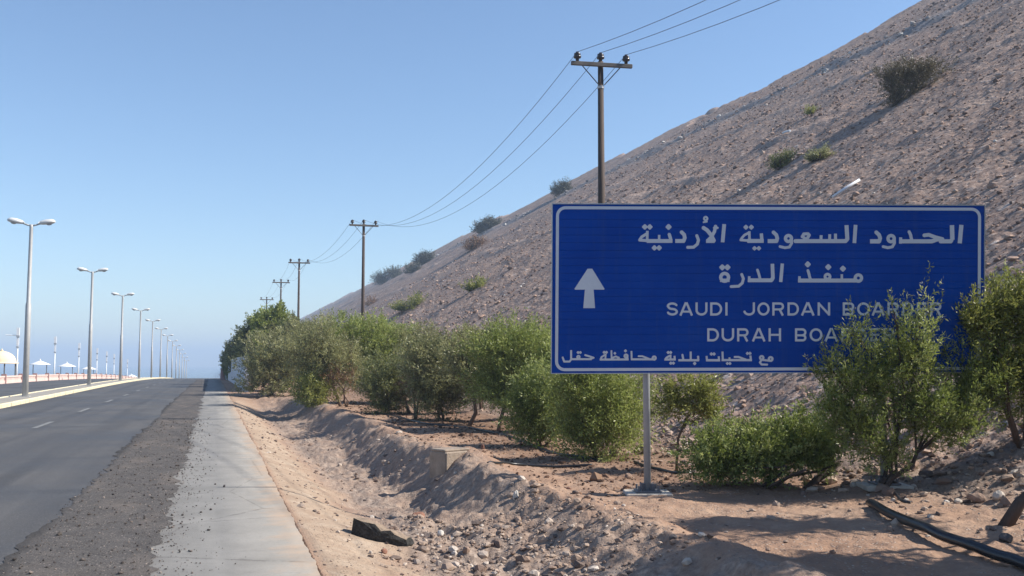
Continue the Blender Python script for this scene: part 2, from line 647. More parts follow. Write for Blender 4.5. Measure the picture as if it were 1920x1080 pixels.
def leaf_material(name, dark, mid, light, trans=0.42, rough=0.40):
    t = NT(name)
    c = t.ramp(t.attr("tint"), [(0.0, dark), (0.5, mid), (1.0, light)])
    t.done(c, rough, None, 0, 0.45)
    tr = t.n("ShaderNodeBsdfTranslucent")
    t.link(t.mix(0.5, c, (0.30, 0.40, 0.06), 'MULTIPLY') if False else c, tr.inputs[0])
    mx = t.n("ShaderNodeMixShader")
    mx.inputs[0].default_value = trans
    t.link(t.b.outputs[0], mx.inputs[1])
    t.link(tr.outputs[0], mx.inputs[2])
    t.link(mx.outputs[0], t.out.inputs[0])
    return t.m


def sign_blue_material():
    t = NT("blue_sign_sheeting")
    n = t.noise(1.2, 5, 0.6)
    c = t.ramp(n, [(0.25, (0.0022, 0.044, 0.27)), (0.75, (0.0050, 0.062, 0.34))])
    dirt = t.noise(1.0, 5, 0.65, t.mapped((0.6, 0.6, 4.0)))
    c = t.mix(t.ramp(dirt, [(0.52, 0.0), (0.8, 0.2)]), c, (0.035, 0.085, 0.26))
    ds = t.noise(2.2, 6, 0.7, t.mapped((5.0, 5.0, 0.35)))
    c = t.mix(t.ramp(ds, [(0.52, 0.0), (0.78, 0.30)]), c, (0.06, 0.09, 0.17))
    nm = t.bump(t.noise(1.2, 3), 0.12, 0.03)
    return t.done(c, 0.6, nm, 0, 0.06)


M = {}
M['ground'] = ground_material()
M['hill'] = hill_material()
M['asphalt'] = asphalt_material()
M['shoulder'] = shoulder_material()
M['concrete_strip'] = concrete_strip_material()
M['median'] = weathered("median_paving", (0.30, 0.275, 0.235), 0.9, 0.25, 1.5)
M['kerb'] = weathered("cream_kerb_paint", (0.68, 0.60, 0.41), 0.75, 0.12, 2.5)
M['line'] = weathered("worn_lane_paint", (0.19, 0.188, 0.18), 0.75, 0.5, 9.0)
M['pinkwall'] = weathered("pink_promenade_stone", (0.70, 0.53, 0.47), 0.85, 0.12, 0.8)
M['redpier'] = weathered("dusky_red_stone", (0.33, 0.20, 0.18), 0.85, 0.2, 2.0)
M['whitewall'] = weathered("white_wall_paint", (0.64, 0.65, 0.67), 0.85, 0.08, 0.7)
M['galv'] = weathered("galvanised_steel", (0.43, 0.43, 0.42), 0.55, 0.1, 3.0, 0.1)
M['lamp_head'] = weathered("pale_lamp_housing", (0.62, 0.62, 0.60), 0.5, 0.1, 5.0)
M['lens'] = weathered("frosted_lamp_glass", (0.42, 0.43, 0.44), 0.2, 0.1, 5.0)
M['lampwhite'] = weathered("white_promenade_paint", (0.72, 0.74, 0.76), 0.6, 0.08, 2.0)
M['lampgrey'] = weathered("grey_promenade_band", (0.34, 0.37, 0.40), 0.6, 0.1, 2.0)
M['canvas'] = weathered("white_shade_canvas", (0.78, 0.78, 0.76), 0.8, 0.06, 2.0)
M['canvas_blue'] = weathered("pale_blue_shade_canvas", (0.32, 0.55, 0.80), 0.8, 0.06, 2.0)
M['dome'] = weathered("cream_dome_plaster", (0.78, 0.62, 0.42), 0.8, 0.08, 1.5)
M['darkpole'] = weathered("dark_pole_paint", (0.09, 0.09, 0.10), 0.6, 0.15, 3.0)
M['timber'] = weathered("creosoted_timber", (0.062, 0.040, 0.029), 0.8, 0.35, 4.0, 0, 0.3, (1, 1, 0.12))
M['crossarm'] = weathered("weathered_crossarm", (0.15, 0.125, 0.105), 0.8, 0.25, 4.0)
M['insulator'] = weathered("dark_glazed_porcelain", (0.050, 0.042, 0.045), 0.25, 0.2, 8.0)
M['steel_dark'] = weathered("dull_steel", (0.16, 0.16, 0.17), 0.55, 0.2, 8.0, 0.4)
M['band'] = weathered("pale_pole_band", (0.5, 0.48, 0.46), 0.6, 0.15, 8.0)
M['wire'] = weathered("aluminium_cable", (0.10, 0.11, 0.13), 0.6, 0.1, 2.0)
M['sign_blue'] = sign_blue_material()
M['sign_white'] = weathered("white_reflective_lettering", (0.60, 0.61, 0.63), 0.6, 0.05, 3.0)
M['sign_back'] = weathered("bare_aluminium_back", (0.42, 0.42, 0.42), 0.45, 0.1, 2.0, 0.6)
M['sign_post'] = weathered("grey_painted_post", (0.30, 0.315, 0.33), 0.5, 0.12, 4.0)
M['footing'] = weathered("pale_concrete_footing", (0.44, 0.39, 0.33), 0.9, 0.2, 7.0, 0, 0.4)
M['headwall'] = weathered("dusty_concrete", (0.30, 0.235, 0.18), 0.9, 0.3, 4.0, 0, 0.6)
M['slab'] = None
M['hose'] = weathered("black_polythene_hose", (0.016, 0.017, 0.020), 0.35, 0.2, 6.0)
M['bark'] = weathered("brown_bark", (0.135, 0.088, 0.060), 0.9, 0.35, 9.0, 0, 0.6, (1, 1, 0.3))
M['bark_dark'] = weathered("dark_bark", (0.07, 0.048, 0.036), 0.9, 0.35, 9.0, 0, 0.6, (1, 1, 0.3))
M['rock_brown'] = weathered("brown_rock", (0.27, 0.18, 0.13), 0.9, 0.3, 9.0, 0, 0.6)
M['rock_red'] = weathered("red_brown_rock", (0.24, 0.115, 0.075), 0.9, 0.25, 9.0, 0, 0.6)
M['rock_pale'] = weathered("pale_rock", (0.50, 0.43, 0.36), 0.9, 0.2, 9.0, 0, 0.6)
M['rock_white'] = weathered("chalky_rock", (0.52, 0.48, 0.43), 0.9, 0.12, 9.0, 0, 0.4)
M['rock_dark'] = weathered("dark_rock", (0.10, 0.085, 0.08), 0.9, 0.3, 9.0, 0, 0.6)
M['leaf_main'] = leaf_material("fresh_green_leaves", (0.085, 0.110, 0.020), (0.215, 0.265, 0.055), (0.43, 0.46, 0.17))
M['leaf_olive'] = leaf_material("olive_grey_leaves", (0.125, 0.105, 0.050), (0.250, 0.255, 0.105), (0.41, 0.40, 0.19))
M['leaf_bright'] = leaf_material("bright_green_leaves", (0.110, 0.130, 0.028), (0.245, 0.295, 0.065), (0.41, 0.45, 0.14))
M['leaf_dark'] = leaf_material("deep_green_leaves", (0.075, 0.085, 0.028), (0.160, 0.180, 0.058), (0.29, 0.30, 0.115))
M['leaf_yellow'] = leaf_material("yellow_green_leaves", (0.110, 0.125, 0.022), (0.230, 0.250, 0.055), (0.38, 0.38, 0.11))
M['leaf_dry'] = leaf_material("dry_acacia_leaves", (0.085, 0.066, 0.030), (0.145, 0.115, 0.056), (0.22, 0.18, 0.09), 0.15)
M['leaf_scrub'] = leaf_material("dusty_scrub_leaves", (0.045, 0.045, 0.026), (0.075, 0.078, 0.045), (0.12, 0.12, 0.075), 0.12)
M['leaf_brown'] = leaf_material("withered_brown_leaves", (0.12, 0.060, 0.030), (0.23, 0.125, 0.062), (0.33, 0.20, 0.105), 0.15)


def water_material():
    t = NT("hazy_sea_water")
    nm = t.bump(t.noise(0.35, 5, 0.6), 0.25, 0.4)
    return t.done((0.02, 0.07, 0.11), 0.18, nm, 0, 0.5)


M['water'] = water_material()


def slab_material():
    # broken asphalt with dust settled on whatever faces up
    t = NT("dusty_broken_asphalt")
    c = t.ramp(t.noise(22, 5, 0.7), [(0.3, (0.028, 0.027, 0.026)), (0.55, (0.060, 0.058, 0.054)), (0.75, (0.13, 0.12, 0.11))])
    g = t.n("ShaderNodeNewGeometry")
    sp = t.n("ShaderNodeSeparateXYZ")
    t.link(g.outputs["True Normal"], sp.inputs[0])
    dm = t.math('MULTIPLY', t.ramp(sp.outputs[2], [(0.45, 0.0), (0.75, 1.0)]), t.ramp(t.noise(9, 4), [(0.3, 0.5), (0.5, 1.0)]))
    c = t.mix(dm, c, (0.33, 0.25, 0.185))
    return t.done(c, 0.95, t.bump(t.noise(35, 5, 0.7), 1.0, 0.03), 0, 0.15)


M['slab'] = slab_material()

# ------------------------------------------------------------------ setting: ground, hill, sea
def build_ground():
    az = np.radians(np.concatenate([np.arange(-75, -12, 1.5), np.arange(-12, 46, 0.075), np.arange(46, 76, 1.5)]))
    r1 = np.linspace(0.4, 6.5, 30, endpoint=False)
    r2 = np.geomspace(6.5, 430, 930, endpoint=False)
    r3 = np.geomspace(430, 1500, 50)
    r = np.concatenate([r1, r2, r3])
    A, R = np.meshgrid(az, r)
    X = R * np.sin(A)
    Y = R * np.cos(A)
    Z = terrain(X, Y)
    nr, na = X.shape
    V = np.stack([X, Y, Z], -1).reshape(-1, 3)
    idx = np.arange(nr * na).reshape(nr, na)
    Fc = np.stack([idx[:-1, :-1], idx[:-1, 1:], idx[1:, 1:], idx[1:, :-1]], -1).reshape(-1, 4)
    cx = V[Fc, 0].mean(1)
    cy = V[Fc, 1].mean(1)
    ishill = cx > foot(cy) + 0.2
    Xf, Yf = V[:, 0], V[:, 1]
    # stuff masks of the soil itself
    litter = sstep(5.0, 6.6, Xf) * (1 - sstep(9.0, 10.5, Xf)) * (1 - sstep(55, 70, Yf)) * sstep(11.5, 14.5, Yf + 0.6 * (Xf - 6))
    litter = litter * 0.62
    bank = sstep(0.84, 1.0, Xf) * (1 - sstep(1.5, 2.1, Xf + 0.25 * fbm(Xf * 2, Yf * 1.2, 3, 55))) * (1 - sstep(40, 60, Yf))
    rub = sstep(1.5, 2.3, Xf) * (1 - sstep(3.5, 4.6, Xf + 0.4 * fbm(Xf * 1.2, Yf * 1.2, 3, 57))) * (1 - sstep(40, 60, Yf))
    rub = np.maximum(rub, sstep(8.3, 9.4, Xf) * 0.8)
    fo = foot(Yf)
    grey = np.exp(-((Xf - track_x(fo, .487) + 1.2 - np.sin(Yf * .05)) / 3.0) ** 2)
    pale = np.exp(-((Xf - track_x(fo, .449) - np.sin(Yf * .04)) / 0.9) ** 2) + np.exp(-((Xf - track_x(fo, .40) - np.sin(Yf * .06)) / 0.7) ** 2)
    pale = np.clip(pale, 0, 1) * (0.55 + 0.45 * vnoise(Yf * 0.12, Xf * 0.1, 90))
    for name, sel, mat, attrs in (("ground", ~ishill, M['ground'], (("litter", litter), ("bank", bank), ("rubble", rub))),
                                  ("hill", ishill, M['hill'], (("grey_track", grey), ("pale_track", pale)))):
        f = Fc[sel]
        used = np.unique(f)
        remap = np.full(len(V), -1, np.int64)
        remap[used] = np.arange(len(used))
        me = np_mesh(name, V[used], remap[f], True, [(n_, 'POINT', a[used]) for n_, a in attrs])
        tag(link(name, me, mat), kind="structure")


build_ground()
mb = MB()
n = 64
vs = [(0, 0, -13.4)] + [(5200 * math.cos(2 * math.pi * k / n), 5200 * math.sin(2 * math.pi * k / n), -13.4) for k in range(n)]
mb.add(vs, [(0, 1 + k, 1 + (k + 1) % n) for k in range(n)])
tag(mb.build("sea", M['water']), kind="structure")

# ------------------------------------------------------------------ roads
YS = np.concatenate([np.arange(-3, 60, 1.0), np.arange(60, 520, 4.0)])


def strip(name, x0, x1, dz, mat, jag0=0.0, jag1=0.0, y0=-3, y1=520, step=None, rough=0.0, ncols=2, skirt=0.0):
    ys = YS[(YS >= y0) & (YS <= y1)] if step is None else np.concatenate([np.arange(y0, 45, step), np.arange(45, y1, 2.0)])
    L = x0 + jag0 * (fbm(ys * 0.7, ys * 0 + 2.2, 4, 41) + 0.6 * fbm(ys * 5, ys * 0 + 9.2, 2, 45)) * 0.6
    R_ = x1 + jag1 * (fbm(ys * 0.7, ys * 0 + 5.2, 4, 51) + 0.6 * fbm(ys * 5, ys * 0 + 3.2, 2, 47)) * 0.6
    u = np.linspace(0, 1, ncols)
    X = L[:, None] * (1 - u) + R_[:, None] * u
    Y = np.repeat(ys[:, None], ncols, 1)
    Z = profile(Y) + dz
    if rough:
        edge = np.minimum(u, 1 - u) * 6
        Z = Z + rough * np.clip(edge, 0, 1) * (0.6 + fbm(X * 5, Y * 5, 3, 61))
    V = np.stack([X, Y, Z], -1).reshape(-1, 3)
    m = len(ys)
    idx = np.arange(m * ncols).reshape(m, ncols)
    Fc = np.stack([idx[:-1, :-1], idx[:-1, 1:], idx[1:, 1:], idx[1:, :-1]], -1).reshape(-1, 4)
    if skirt:
        b = len(V)
        V2 = V[idx[:, -1]].copy()
        V2[:, 2] -= skirt
        V = np.vstack([V, V2])
        i2 = b + np.arange(m)
        Fc = np.vstack([Fc, np.stack([idx[:-1, -1], i2[:-1], i2[1:], idx[1:, -1]], -1)])
    me = np_mesh(name, V, Fc, True)
    return tag(link(name, me, mat), kind="structure")


strip("road", -7.45, -1.45, 0.0, M['asphalt'], 0, 0, ncols=4)
strip("road_shoulder", -1.62, -0.40, 0.006, M['shoulder'], 0.14, 0.16, step=0.06, rough=0.009, ncols=16, y1=120)
strip("pavement", -0.62, 0.86, 0.002, M['concrete_strip'], 0, 0.035, step=0.06, ncols=3, skirt=0.12, y1=120)
strip("opposite_road", -16.9, -9.15, 0.0, M['asphalt'], ncols=4)
strip("road_verge", -1.45, 1.4, -0.004, M['asphalt'], y0=118.5, ncols=3)
strip("median", -8.97, -7.63, 0.125, M['median'])


def kerb(name, xc, w):
    mbk = MB()
    y = 20.0
    rng = random.Random(4)
    while y < 330:
        L = 0.96
        z = float(profile(y))
        mbk.bevel_box((xc + rng.uniform(-.008, .008), y + L / 2, z + 0.055 + rng.uniform(-.006, .006)), (w, L - 0.09, 0.20), 0.022)
        y += 1.0
    return tag(mbk.build(name, M['kerb']), kind="structure")


kerb("kerb", -7.54, 0.17)
kerb("kerb", -9.06, 0.17)

# worn lane dashes (flat paint on the road)
mbd = MB()
y = 10.2
while y < 150:
    ys = [y, y + 1.5, y + 3.0]
    rows = []
    for q in ys:
        rows += [(-4.42, q, float(profile(q)) + 0.004), (-4.28, q, float(profile(q)) + 0.004)]
    mbd.add(rows, [(0, 1, 3, 2), (2, 3, 5, 4)])
    y += 9.0
tag(mbd.build("lane_markings", M['line']), kind="structure")

# ------------------------------------------------------------------ road sign
SD = 13.6                                   # horizontal distance of the sign plane from the camera
FH = Vector((math.sin(YAW), math.cos(YAW), 0))


def S(px, py, off=0.0):
    """Point of the sign plane (moved off towards the camera) for a traced pixel."""
    r = ray(px, py)
    t = (SD) / r.dot(FH)
    return EYEV + r * t - FH * off


def sdf_mesh(prims, step=0.5, pad=2):
    xs0, xs1, ys0, ys1 = 1e9, -1e9, 1e9, -1e9
    for p in prims:
        for q in p[1]:
            xs0, xs1 = min(xs0, q[0] - p[2]), max(xs1, q[0] + p[2])
            ys0, ys1 = min(ys0, q[1] - p[2]), max(ys1, q[1] + p[2])
    xs = np.arange(xs0 - pad, xs1 + pad, step)
    ys = np.arange(ys0 - pad, ys1 + pad, step)
    D = np.full((len(ys), len(xs)), 99.0)
    for kind, pts, w in prims:
        P = np.array(pts, float)
        m = w + 2
        i0 = max(0, int((P[:, 0].min() - m - xs[0]) / step))
        i1 = int((P[:, 0].max() + m - xs[0]) / step) + 1
        j0 = max(0, int((P[:, 1].min() - m - ys[0]) / step))
        j1 = int((P[:, 1].max() + m - ys[0]) / step) + 1
        GX, GY = np.meshgrid(xs[i0:i1], ys[j0:j1])
        d = np.full(GX.shape, 99.0)
        if kind == 'dia':
            d = (np.abs(GX - P[0, 0]) + np.abs(GY - P[0, 1])) * 0.707 - w * 0.50
            d = np.maximum(d, np.maximum(np.abs(GX - P[0, 0]), np.abs(GY - P[0, 1])) - w * 0.60)
        else:
            n_ = len(P)
            for k in range(n_ - 1):
                a, b = P[k], P[k + 1]
                v = b - a
                L = math.hypot(*v)
                if L < 1e-4:
                    continue
                t = ((GX - a[0]) * v[0] + (GY - a[1]) * v[1]) / L
                s = np.abs((GX - a[0]) * v[1] - (GY - a[1]) * v[0]) / L
                if kind == 'butt':
                    lo = 0 if k == 0 else -w * .3
                    hi = L if k == n_ - 2 else L + w * .3
                    dd = np.maximum(s - w / 2, np.maximum(lo - t, t - hi))
                else:
                    tc = np.clip(t, 0, L)
                    dd = np.hypot(s, t - tc) - w / 2
                d = np.minimum(d, dd)
        D[j0:j1, i0:i1] = np.minimum(D[j0:j1, i0:i1], d)
    ins = D < 0
    verts, faces, cache = [], [], {}

    def vid(x, y):
        key = (round(x, 4), round(y, 4))
        if key not in cache:
            cache[key] = len(verts)
            verts.append(key)
        return cache[key]
    ny, nx = D.shape
    cnt = ins[:-1, :-1].astype(int) + ins[1:, :-1] + ins[:-1, 1:] + ins[1:, 1:]
    for j in range(ny - 1):
        row = cnt[j]
        i = 0
        nz = np.nonzero(row)[0]
        if len(nz) == 0:
            continue
        i = nz[0]
        last = nz[-1]
        while i <= last:
            c = row[i]
            if c == 0:
                i += 1
            elif c == 4:
                k = i
                while k <= last and row[k] == 4:
                    k += 1
                faces.append((vid(xs[i], ys[j]), vid(xs[k], ys[j]), vid(xs[k], ys[j + 1]), vid(xs[i], ys[j + 1])))
                i = k
            else:
                cs = [(i, j), (i + 1, j), (i + 1, j + 1), (i, j + 1)]
                poly = []
                for q in range(4):
                    a, b = cs[q], cs[(q + 1) % 4]
                    da, db = D[a[1], a[0]], D[b[1], b[0]]
                    if da < 0:
                        poly.append(vid(xs[a[0]], ys[a[1]]))
                    if (da < 0) != (db < 0):
                        t = da / (da - db)
                        poly.append(vid(xs[a[0]] + (xs[b[0]] - xs[a[0]]) * t, ys[a[1]] + (ys[b[1]] - ys[a[1]]) * t))
                out = []
                for q in poly:
                    if q not in out:
                        out.append(q)
                if len(out) >= 3:
                    faces.append(tuple(out))
                i += 1
    return verts, faces


def ring(cx, cy, rx, ry=None):
    ry = rx if ry is None else ry
    return [(cx + rx * math.cos(a), cy + ry * math.sin(a)) for a in np.linspace(0, 2 * math.pi, 17)]


def local(ox, oy, sc, items):
    res = []
    for kind, pts, w in items:
        if kind == 'ring':
            cx, cy, r = pts
            pts = ring(cx, cy, r)
            kind = 'cap'
        elif kind == 'dot':
            for q in pts:
                res.append(('dia', [(ox + q[0] / sc, oy + q[1] / sc)], w / sc))
            continue
        res.append((kind, [(ox + q[0] / sc, oy + q[1] / sc) for q in pts], w * .90 / sc))
    return res


B, C_, Rg, Dt = 'butt', 'cap', 'ring', 'dot'
words = []
words.append(local(1620, 405, 9.6, [
    (B, [(1752, 160), (1722, 492)], 84), (B, [(1582, 165), (1590, 430)], 88), (C_, [(1572, 440), (1560, 456), (1380, 456)], 82),
    (C_, [(1085, 348), (1165, 338), (1290, 385), (1410, 415)], 74), (C_, [(1350, 410), (1220, 456), (670, 456)], 82),
    (C_, [(812, 285), (838, 340), (858, 440)], 62), (B, [(660, 385), (655, 498)], 60),
    (Rg, (487, 408, 56), 66), (C_, [(546, 400), (548, 490), (510, 555), (430, 572), (345, 552)], 56),
    (C_, [(220, 295), (270, 340), (290, 400), (275, 455)], 76), (B, [(285, 456), (108, 456)], 86)]))
words.append(local(1430, 405, 9.6, [
    (B, [(1672, 160), (1650, 488)], 74), (B, [(1508, 165), (1524, 430)], 80), (C_, [(1515, 425), (1492, 452), (590, 452)], 80),
    (B, [(1310, 318), (1310, 440)], 58), (B, [(1207, 328), (1203, 440)], 56), (B, [(1052, 345), (1048, 440)], 58),
    (C_, [(712, 372), (740, 325), (815, 320), (838, 345), (790, 425)], 62), (C_, [(720, 375), (790, 425)], 60),
    (Rg, (464, 405, 54), 66), (C_, [(520, 400), (522, 490), (480, 560), (400, 572), (312, 550)], 54),
    (C_, [(195, 295), (245, 340), (262, 400), (250, 452)], 74), (B, [(262, 452), (90, 452)], 80)]))
words[-1] += local(1370, 405, 15.43, [
    (B, [(885, 505), (905, 730)], 105), (B, [(955, 722), (480, 722)], 126), (B, [(535, 440), (545, 700)], 84),
    (C_, [(520, 490), (400, 550), (320, 640), (290, 695), (500, 710)], 80), (Dt, [(440, 325), (597, 325)], 118),
    (Dt, [(690, 935), (815, 935)], 108)])
words.append(local(1190, 400, 9.6, [
    (B, [(1612, 195), (1582, 522)], 74), (C_, [(1240, 262), (1300, 300), (1375, 390), (1425, 490)], 76),
    (C_, [(1455, 235), (1435, 330), (1385, 420), (1315, 490)], 66), (B, [(1285, 500), (1440, 500)], 74), (C_, [(1430, 262), (1490, 262)], 48),
    (Rg, (1278, 95, 30), 40), (C_, [(1240, 160), (1300, 150)], 34),
    (C_, [(1118, 402), (1148, 480), (1128, 555), (1060, 610), (955, 612)], 60),
    (C_, [(845, 340), (890, 385), (902, 440), (885, 490)], 74), (B, [(900, 498), (730, 498)], 78),
    (C_, [(622, 380), (645, 450), (645, 480)], 64), (B, [(680, 498), (215, 498)], 76), (Dt, [(610, 245)], 88),
    (B, [(440, 388), (440, 480)], 48), (Dt, [(355, 622), (440, 622)], 80),
    (B, [(228, 315), (225, 490)], 52), (C_, [(205, 375), (125, 425), (88, 482), (200, 490)], 56), (Dt, [(182, 245), (272, 245)], 82)]))
words.append(local(1480, 485, 12, [
    (Rg, (1552, 436, 72), 80), (B, [(1500, 492), (195, 492)], 98), (B, [(1180, 350), (1180, 470)], 62), (Dt, [(1205, 225)], 112),
    (Rg, (858, 405, 56), 70), (Dt, [(875, 190)], 112), (C_, [(418, 268), (440, 340), (472, 470)], 70), (Dt, [(413, 128)], 112),
    (B, [(228, 395), (222, 530)], 62)]))
words.append(local(1335, 485, 12, [
    (B, [(1582, 110), (1545, 525)], 84), (B, [(1358, 115), (1370, 450)], 90), (C_, [(1362, 445), (1335, 487), (860, 487)], 96),
    (C_, [(1022, 255), (1052, 340), (1085, 470)], 66), (B, [(838, 395), (830, 530)], 62),
    (C_, [(668, 355), (706, 450), (680, 550), (600, 620), (430, 628)], 70),
    (Rg, (284, 420, 88), 84), (B, [(180, 488), (395, 488)], 84), (Dt, [(230, 195), (347, 195)], 112)]))
words.append(local(1050, 650, 9.6, [
    (Rg, (1695, 205, 28), 40), (B, [(1700, 228), (1275, 228)], 40), (C_, [(1415, 172), (1480, 172), (1600, 218)], 36),
    (B, [(1285, 78), (1290, 230)], 36), (B, [(1235, 230), (715, 232)], 40), (Rg, (1188, 168, 26), 40), (B, [(1214, 150), (1216, 232)], 36),
    (Dt, [(1178, 76)], 46), (B, [(925, 65), (930, 230)], 34), (C_, [(940, 205), (1000, 176), (1060, 198), (1040, 225)], 36), (Dt, [(988, 120)], 42),
    (B, [(822, 130), (815, 232)], 34), (C_, [(800, 152), (745, 190), (735, 225)], 36), (Dt, [(795, 102), (835, 102)], 46)]))
words.append(local(1050, 650, 9.6, [
    (C_, [(455, 152), (520, 172), (605, 200), (530, 224)], 38), (B, [(570, 225), (205, 225)], 40), (Rg, (332, 186, 22), 36), (Dt, [(325, 105), (366, 105)], 44),
    (B, [(200, 62), (200, 235)], 38), (C_, [(200, 230), (172, 268), (75, 268), (48, 195)], 38)]))
words.append(local(1240, 650, 8.727, [
    (Rg, (1788, 202, 30), 40), (C_, [(1788, 232), (1645, 216)], 36), (Rg, (1642, 182, 28), 38), (C_, [(1640, 216), (1612, 258), (1640, 292), (1730, 294)], 36)]))
words.append(local(1240, 650, 8.727, [
    (B, [(1458, 145), (1465, 225)], 38), (Dt, [(1408, 110), (1450, 110)], 44), (B, [(1482, 220), (985, 220)], 40), (C_, [(1200, 168), (1262, 168), (1380, 210)], 36),
    (B, [(1115, 175), (1115, 215)], 36), (Dt, [(1080, 275), (1122, 275)], 42), (B, [(1000, 80), (1005, 222)], 36),
    (B, [(962, 222), (730, 222)], 42), (B, [(740, 152), (745, 225)], 36), (B, [(938, 158), (945, 225)], 36), (Dt, [(818, 120), (862, 120)], 46)]))
words.append(local(1240, 650, 8.727, [
    (B, [(600, 150), (606, 225)], 38), (Dt, [(545, 275)], 46), (B, [(618, 222), (278, 222)], 40), (B, [(480, 80), (480, 225)], 36), (C_, [(345, 135), (360, 215)], 38),
    (B, [(215, 150), (220, 215)], 36), (B, [(236, 210), (50, 210)], 38), (Dt, [(155, 270), (197, 270)], 44), (B, [(150, 130), (150, 212)], 34),
    (C_, [(132, 152), (82, 182), (64, 208)], 36), (Dt, [(112, 95), (152, 95)], 44)]))


def arc(cx, cy, rx, ry, a0, a1, n_=12):
    return [(cx + rx * math.cos(math.radians(a)), cy + ry * math.sin(math.radians(a))) for a in np.linspace(a0, a1, n_)]


def letter(ch, x0, x1, y0, y1):
    """Strokes of one capital in the box; y grows downward."""
    w = (y1 - y0) * 0.168
    W, Hh = x1 - x0, y1 - y0
    h = w / 2
    xl, xr, yt, yb = x0 + h, x1 - h, y0 + h, y1 - h
    ym = (y0 + y1) / 2
    s = []
    if ch == 'I':
        s = [(B, [((x0 + x1) / 2, y0), ((x0 + x1) / 2, y1)], w)]
    elif ch == 'A':
        m = (x0 + x1) / 2
        s = [(B, [(m - h * .2, y0), (xl, y1)], w), (B, [(m + h * .2, y0), (xr, y1)], w), (B, [(x0 + W * .24, y1 - Hh * .30), (x1 - W * .24, y1 - Hh * .30)], w * .85)]
    elif ch == 'H':
        s = [(B, [(xl, y0), (xl, y1)], w), (B, [(xr, y0), (xr, y1)], w), (B, [(xl, ym), (xr, ym)], w * .9)]
    elif ch == 'N':
        s = [(B, [(xl, y0), (xl, y1)], w), (B, [(xr, y0), (xr, y1)], w), (C_, [(xl, yt), (xr, yb)], w)]
    elif ch == 'U':
        r = (xr - xl) / 2
        s = [(B, [(xl, y0)] + arc((xl + xr) / 2, yb - r * .85, r, r * .85, 180, 0) + [(xr, y0)], w)]
        s = [(B, [(xl, y0), (xl, yb - r * .85)], w), (B, [(xr, y0), (xr, yb - r * .85)], w), (C_, arc((xl + xr) / 2, yb - r * .85, r, r * .85, 180, 0), w)]
    elif ch == 'J':
        r = (xr - xl) / 2
        s = [(B, [(xr, y0), (xr, yb - r * .8)], w), (C_, arc((xl + xr) / 2, yb - r * .8, r, r * .8, 0, 165), w)]
    elif ch == 'O':
        s = [(C_, arc((xl + xr) / 2, ym, (xr - xl) / 2, (yb - yt) / 2, 0, 360, 28), w)]
    elif ch == 'D':
        r = (yb - yt) / 2
        q = xr - (xr - xl) * .55
        s = [(B, [(xl, y0), (xl, y1)], w), (B, [(xl, yt), (q, yt)], w), (B, [(xl, yb), (q, yb)], w), (C_, arc(q, ym, xr - q, r, -90, 90, 16), w)]
    elif ch in 'RB':
        r = (ym - yt) / 2 + h * .2
        q = xr - r
        yq = yt + 2 * r
        s = [(B, [(xl, y0), (xl, y1)], w), (B, [(xl, yt), (q, yt)], w), (B, [(xl, yq), (q, yq)], w * .9), (C_, arc(q, yt + r, r, r, -90, 90, 12), w)]
        if ch == 'R':
            s.append((B, [(q - h * .3, yq), (xr - h * .1, y1)], w))
        else:
            r2 = (yb - yq) / 2
            s += [(B, [(xl, yb), (q, yb)], w), (C_, arc(xr - r2, yq + r2, r2, r2, -90, 90, 12), w)]
    elif ch == 'E':
        s = [(B, [(xl, y0), (xl, y1)], w), (B, [(xl, yt), (x1, yt)], w), (B, [(xl, ym), (x1 - W * .07, ym)], w * .9), (B, [(xl, yb), (x1, yb)], w)]
    elif ch == 'S':
        m = (xl + xr) / 2
        rx = (xr - xl) / 2
        r1 = (ym - yt) / 2
        r2 = (yb - ym) / 2
        s = [(C_, arc(m, yt + r1, rx, r1, -25, -180, 10) + arc(m, yt + r1, rx * .9, r1, 180, 90, 6) + arc(m, ym + r2, rx, r2, -90, 0, 6) + arc(m, ym + r2, rx, r2, 0, 160, 10), w)]
    return s


def word(spec, y0, y1):
    res = []
    for ch, a, b in spec:
        res += letter(ch, a, b, y0, y1)
    return res


for spec, y0, y1 in (
        ([('S', 1250, 1271), ('A', 1273.5, 1299.5), ('U', 1304, 1326.5), ('D', 1331.5, 1354), ('I', 1358, 1366)], 567, 591.7),
        ([('J', 1393.5, 1415.5), ('O', 1420, 1443), ('R', 1448, 1470), ('D', 1476.5, 1498), ('A', 1501.5, 1527.5), ('N', 1533, 1556.5)], 567, 591.7),
        ([('B', 1580, 1601.5), ('O', 1607, 1631), ('A', 1634, 1659), ('R', 1664, 1685), ('D', 1692, 1713), ('E', 1719, 1737), ('R', 1744, 1765)], 567, 591.7),
        ([('D', 1326, 1348), ('U', 1353, 1376.5), ('R', 1382, 1403.5), ('A', 1409.5, 1435.5), ('H', 1441, 1464.5)], 615.5, 640.2),
        ([('B', 1490.5, 1512), ('O', 1518, 1542), ('A', 1545.5, 1571.5), ('R', 1577, 1598), ('D', 1604, 1625), ('E', 1632, 1650), ('R', 1656, 1677)], 615.5, 640.2)):
    words.append(word(spec, y0, y1))

sign_base = ground_at(1213, 932)
sign_base = Vector((S(1213, 932).x, S(1213, 932).y, 0))
sign_base.z = gz(sign_base.x, sign_base.y) - 0.01
sign = thing("road_sign", sign_base, "large blue direction sign with white Arabic and English border lettering and an arrow", "road sign")
TL, TR, BR, BL = (1036.5, 383), (1845.5, 386), (1844.0, 697), (1034.5, 699.5)


def quadmap(u, v):
    """u right 0..1, v down 0..1 -> traced pixel on the sign."""
    x = (TL[0] * (1 - u) + TR[0] * u) * (1 - v) + (BL[0] * (1 - u) + BR[0] * u) * v
    y = (TL[1] * (1 - u) + TR[1] * u) * (1 - v) + (BL[1] * (1 - u) + BR[1] * u) * v
    return x, y


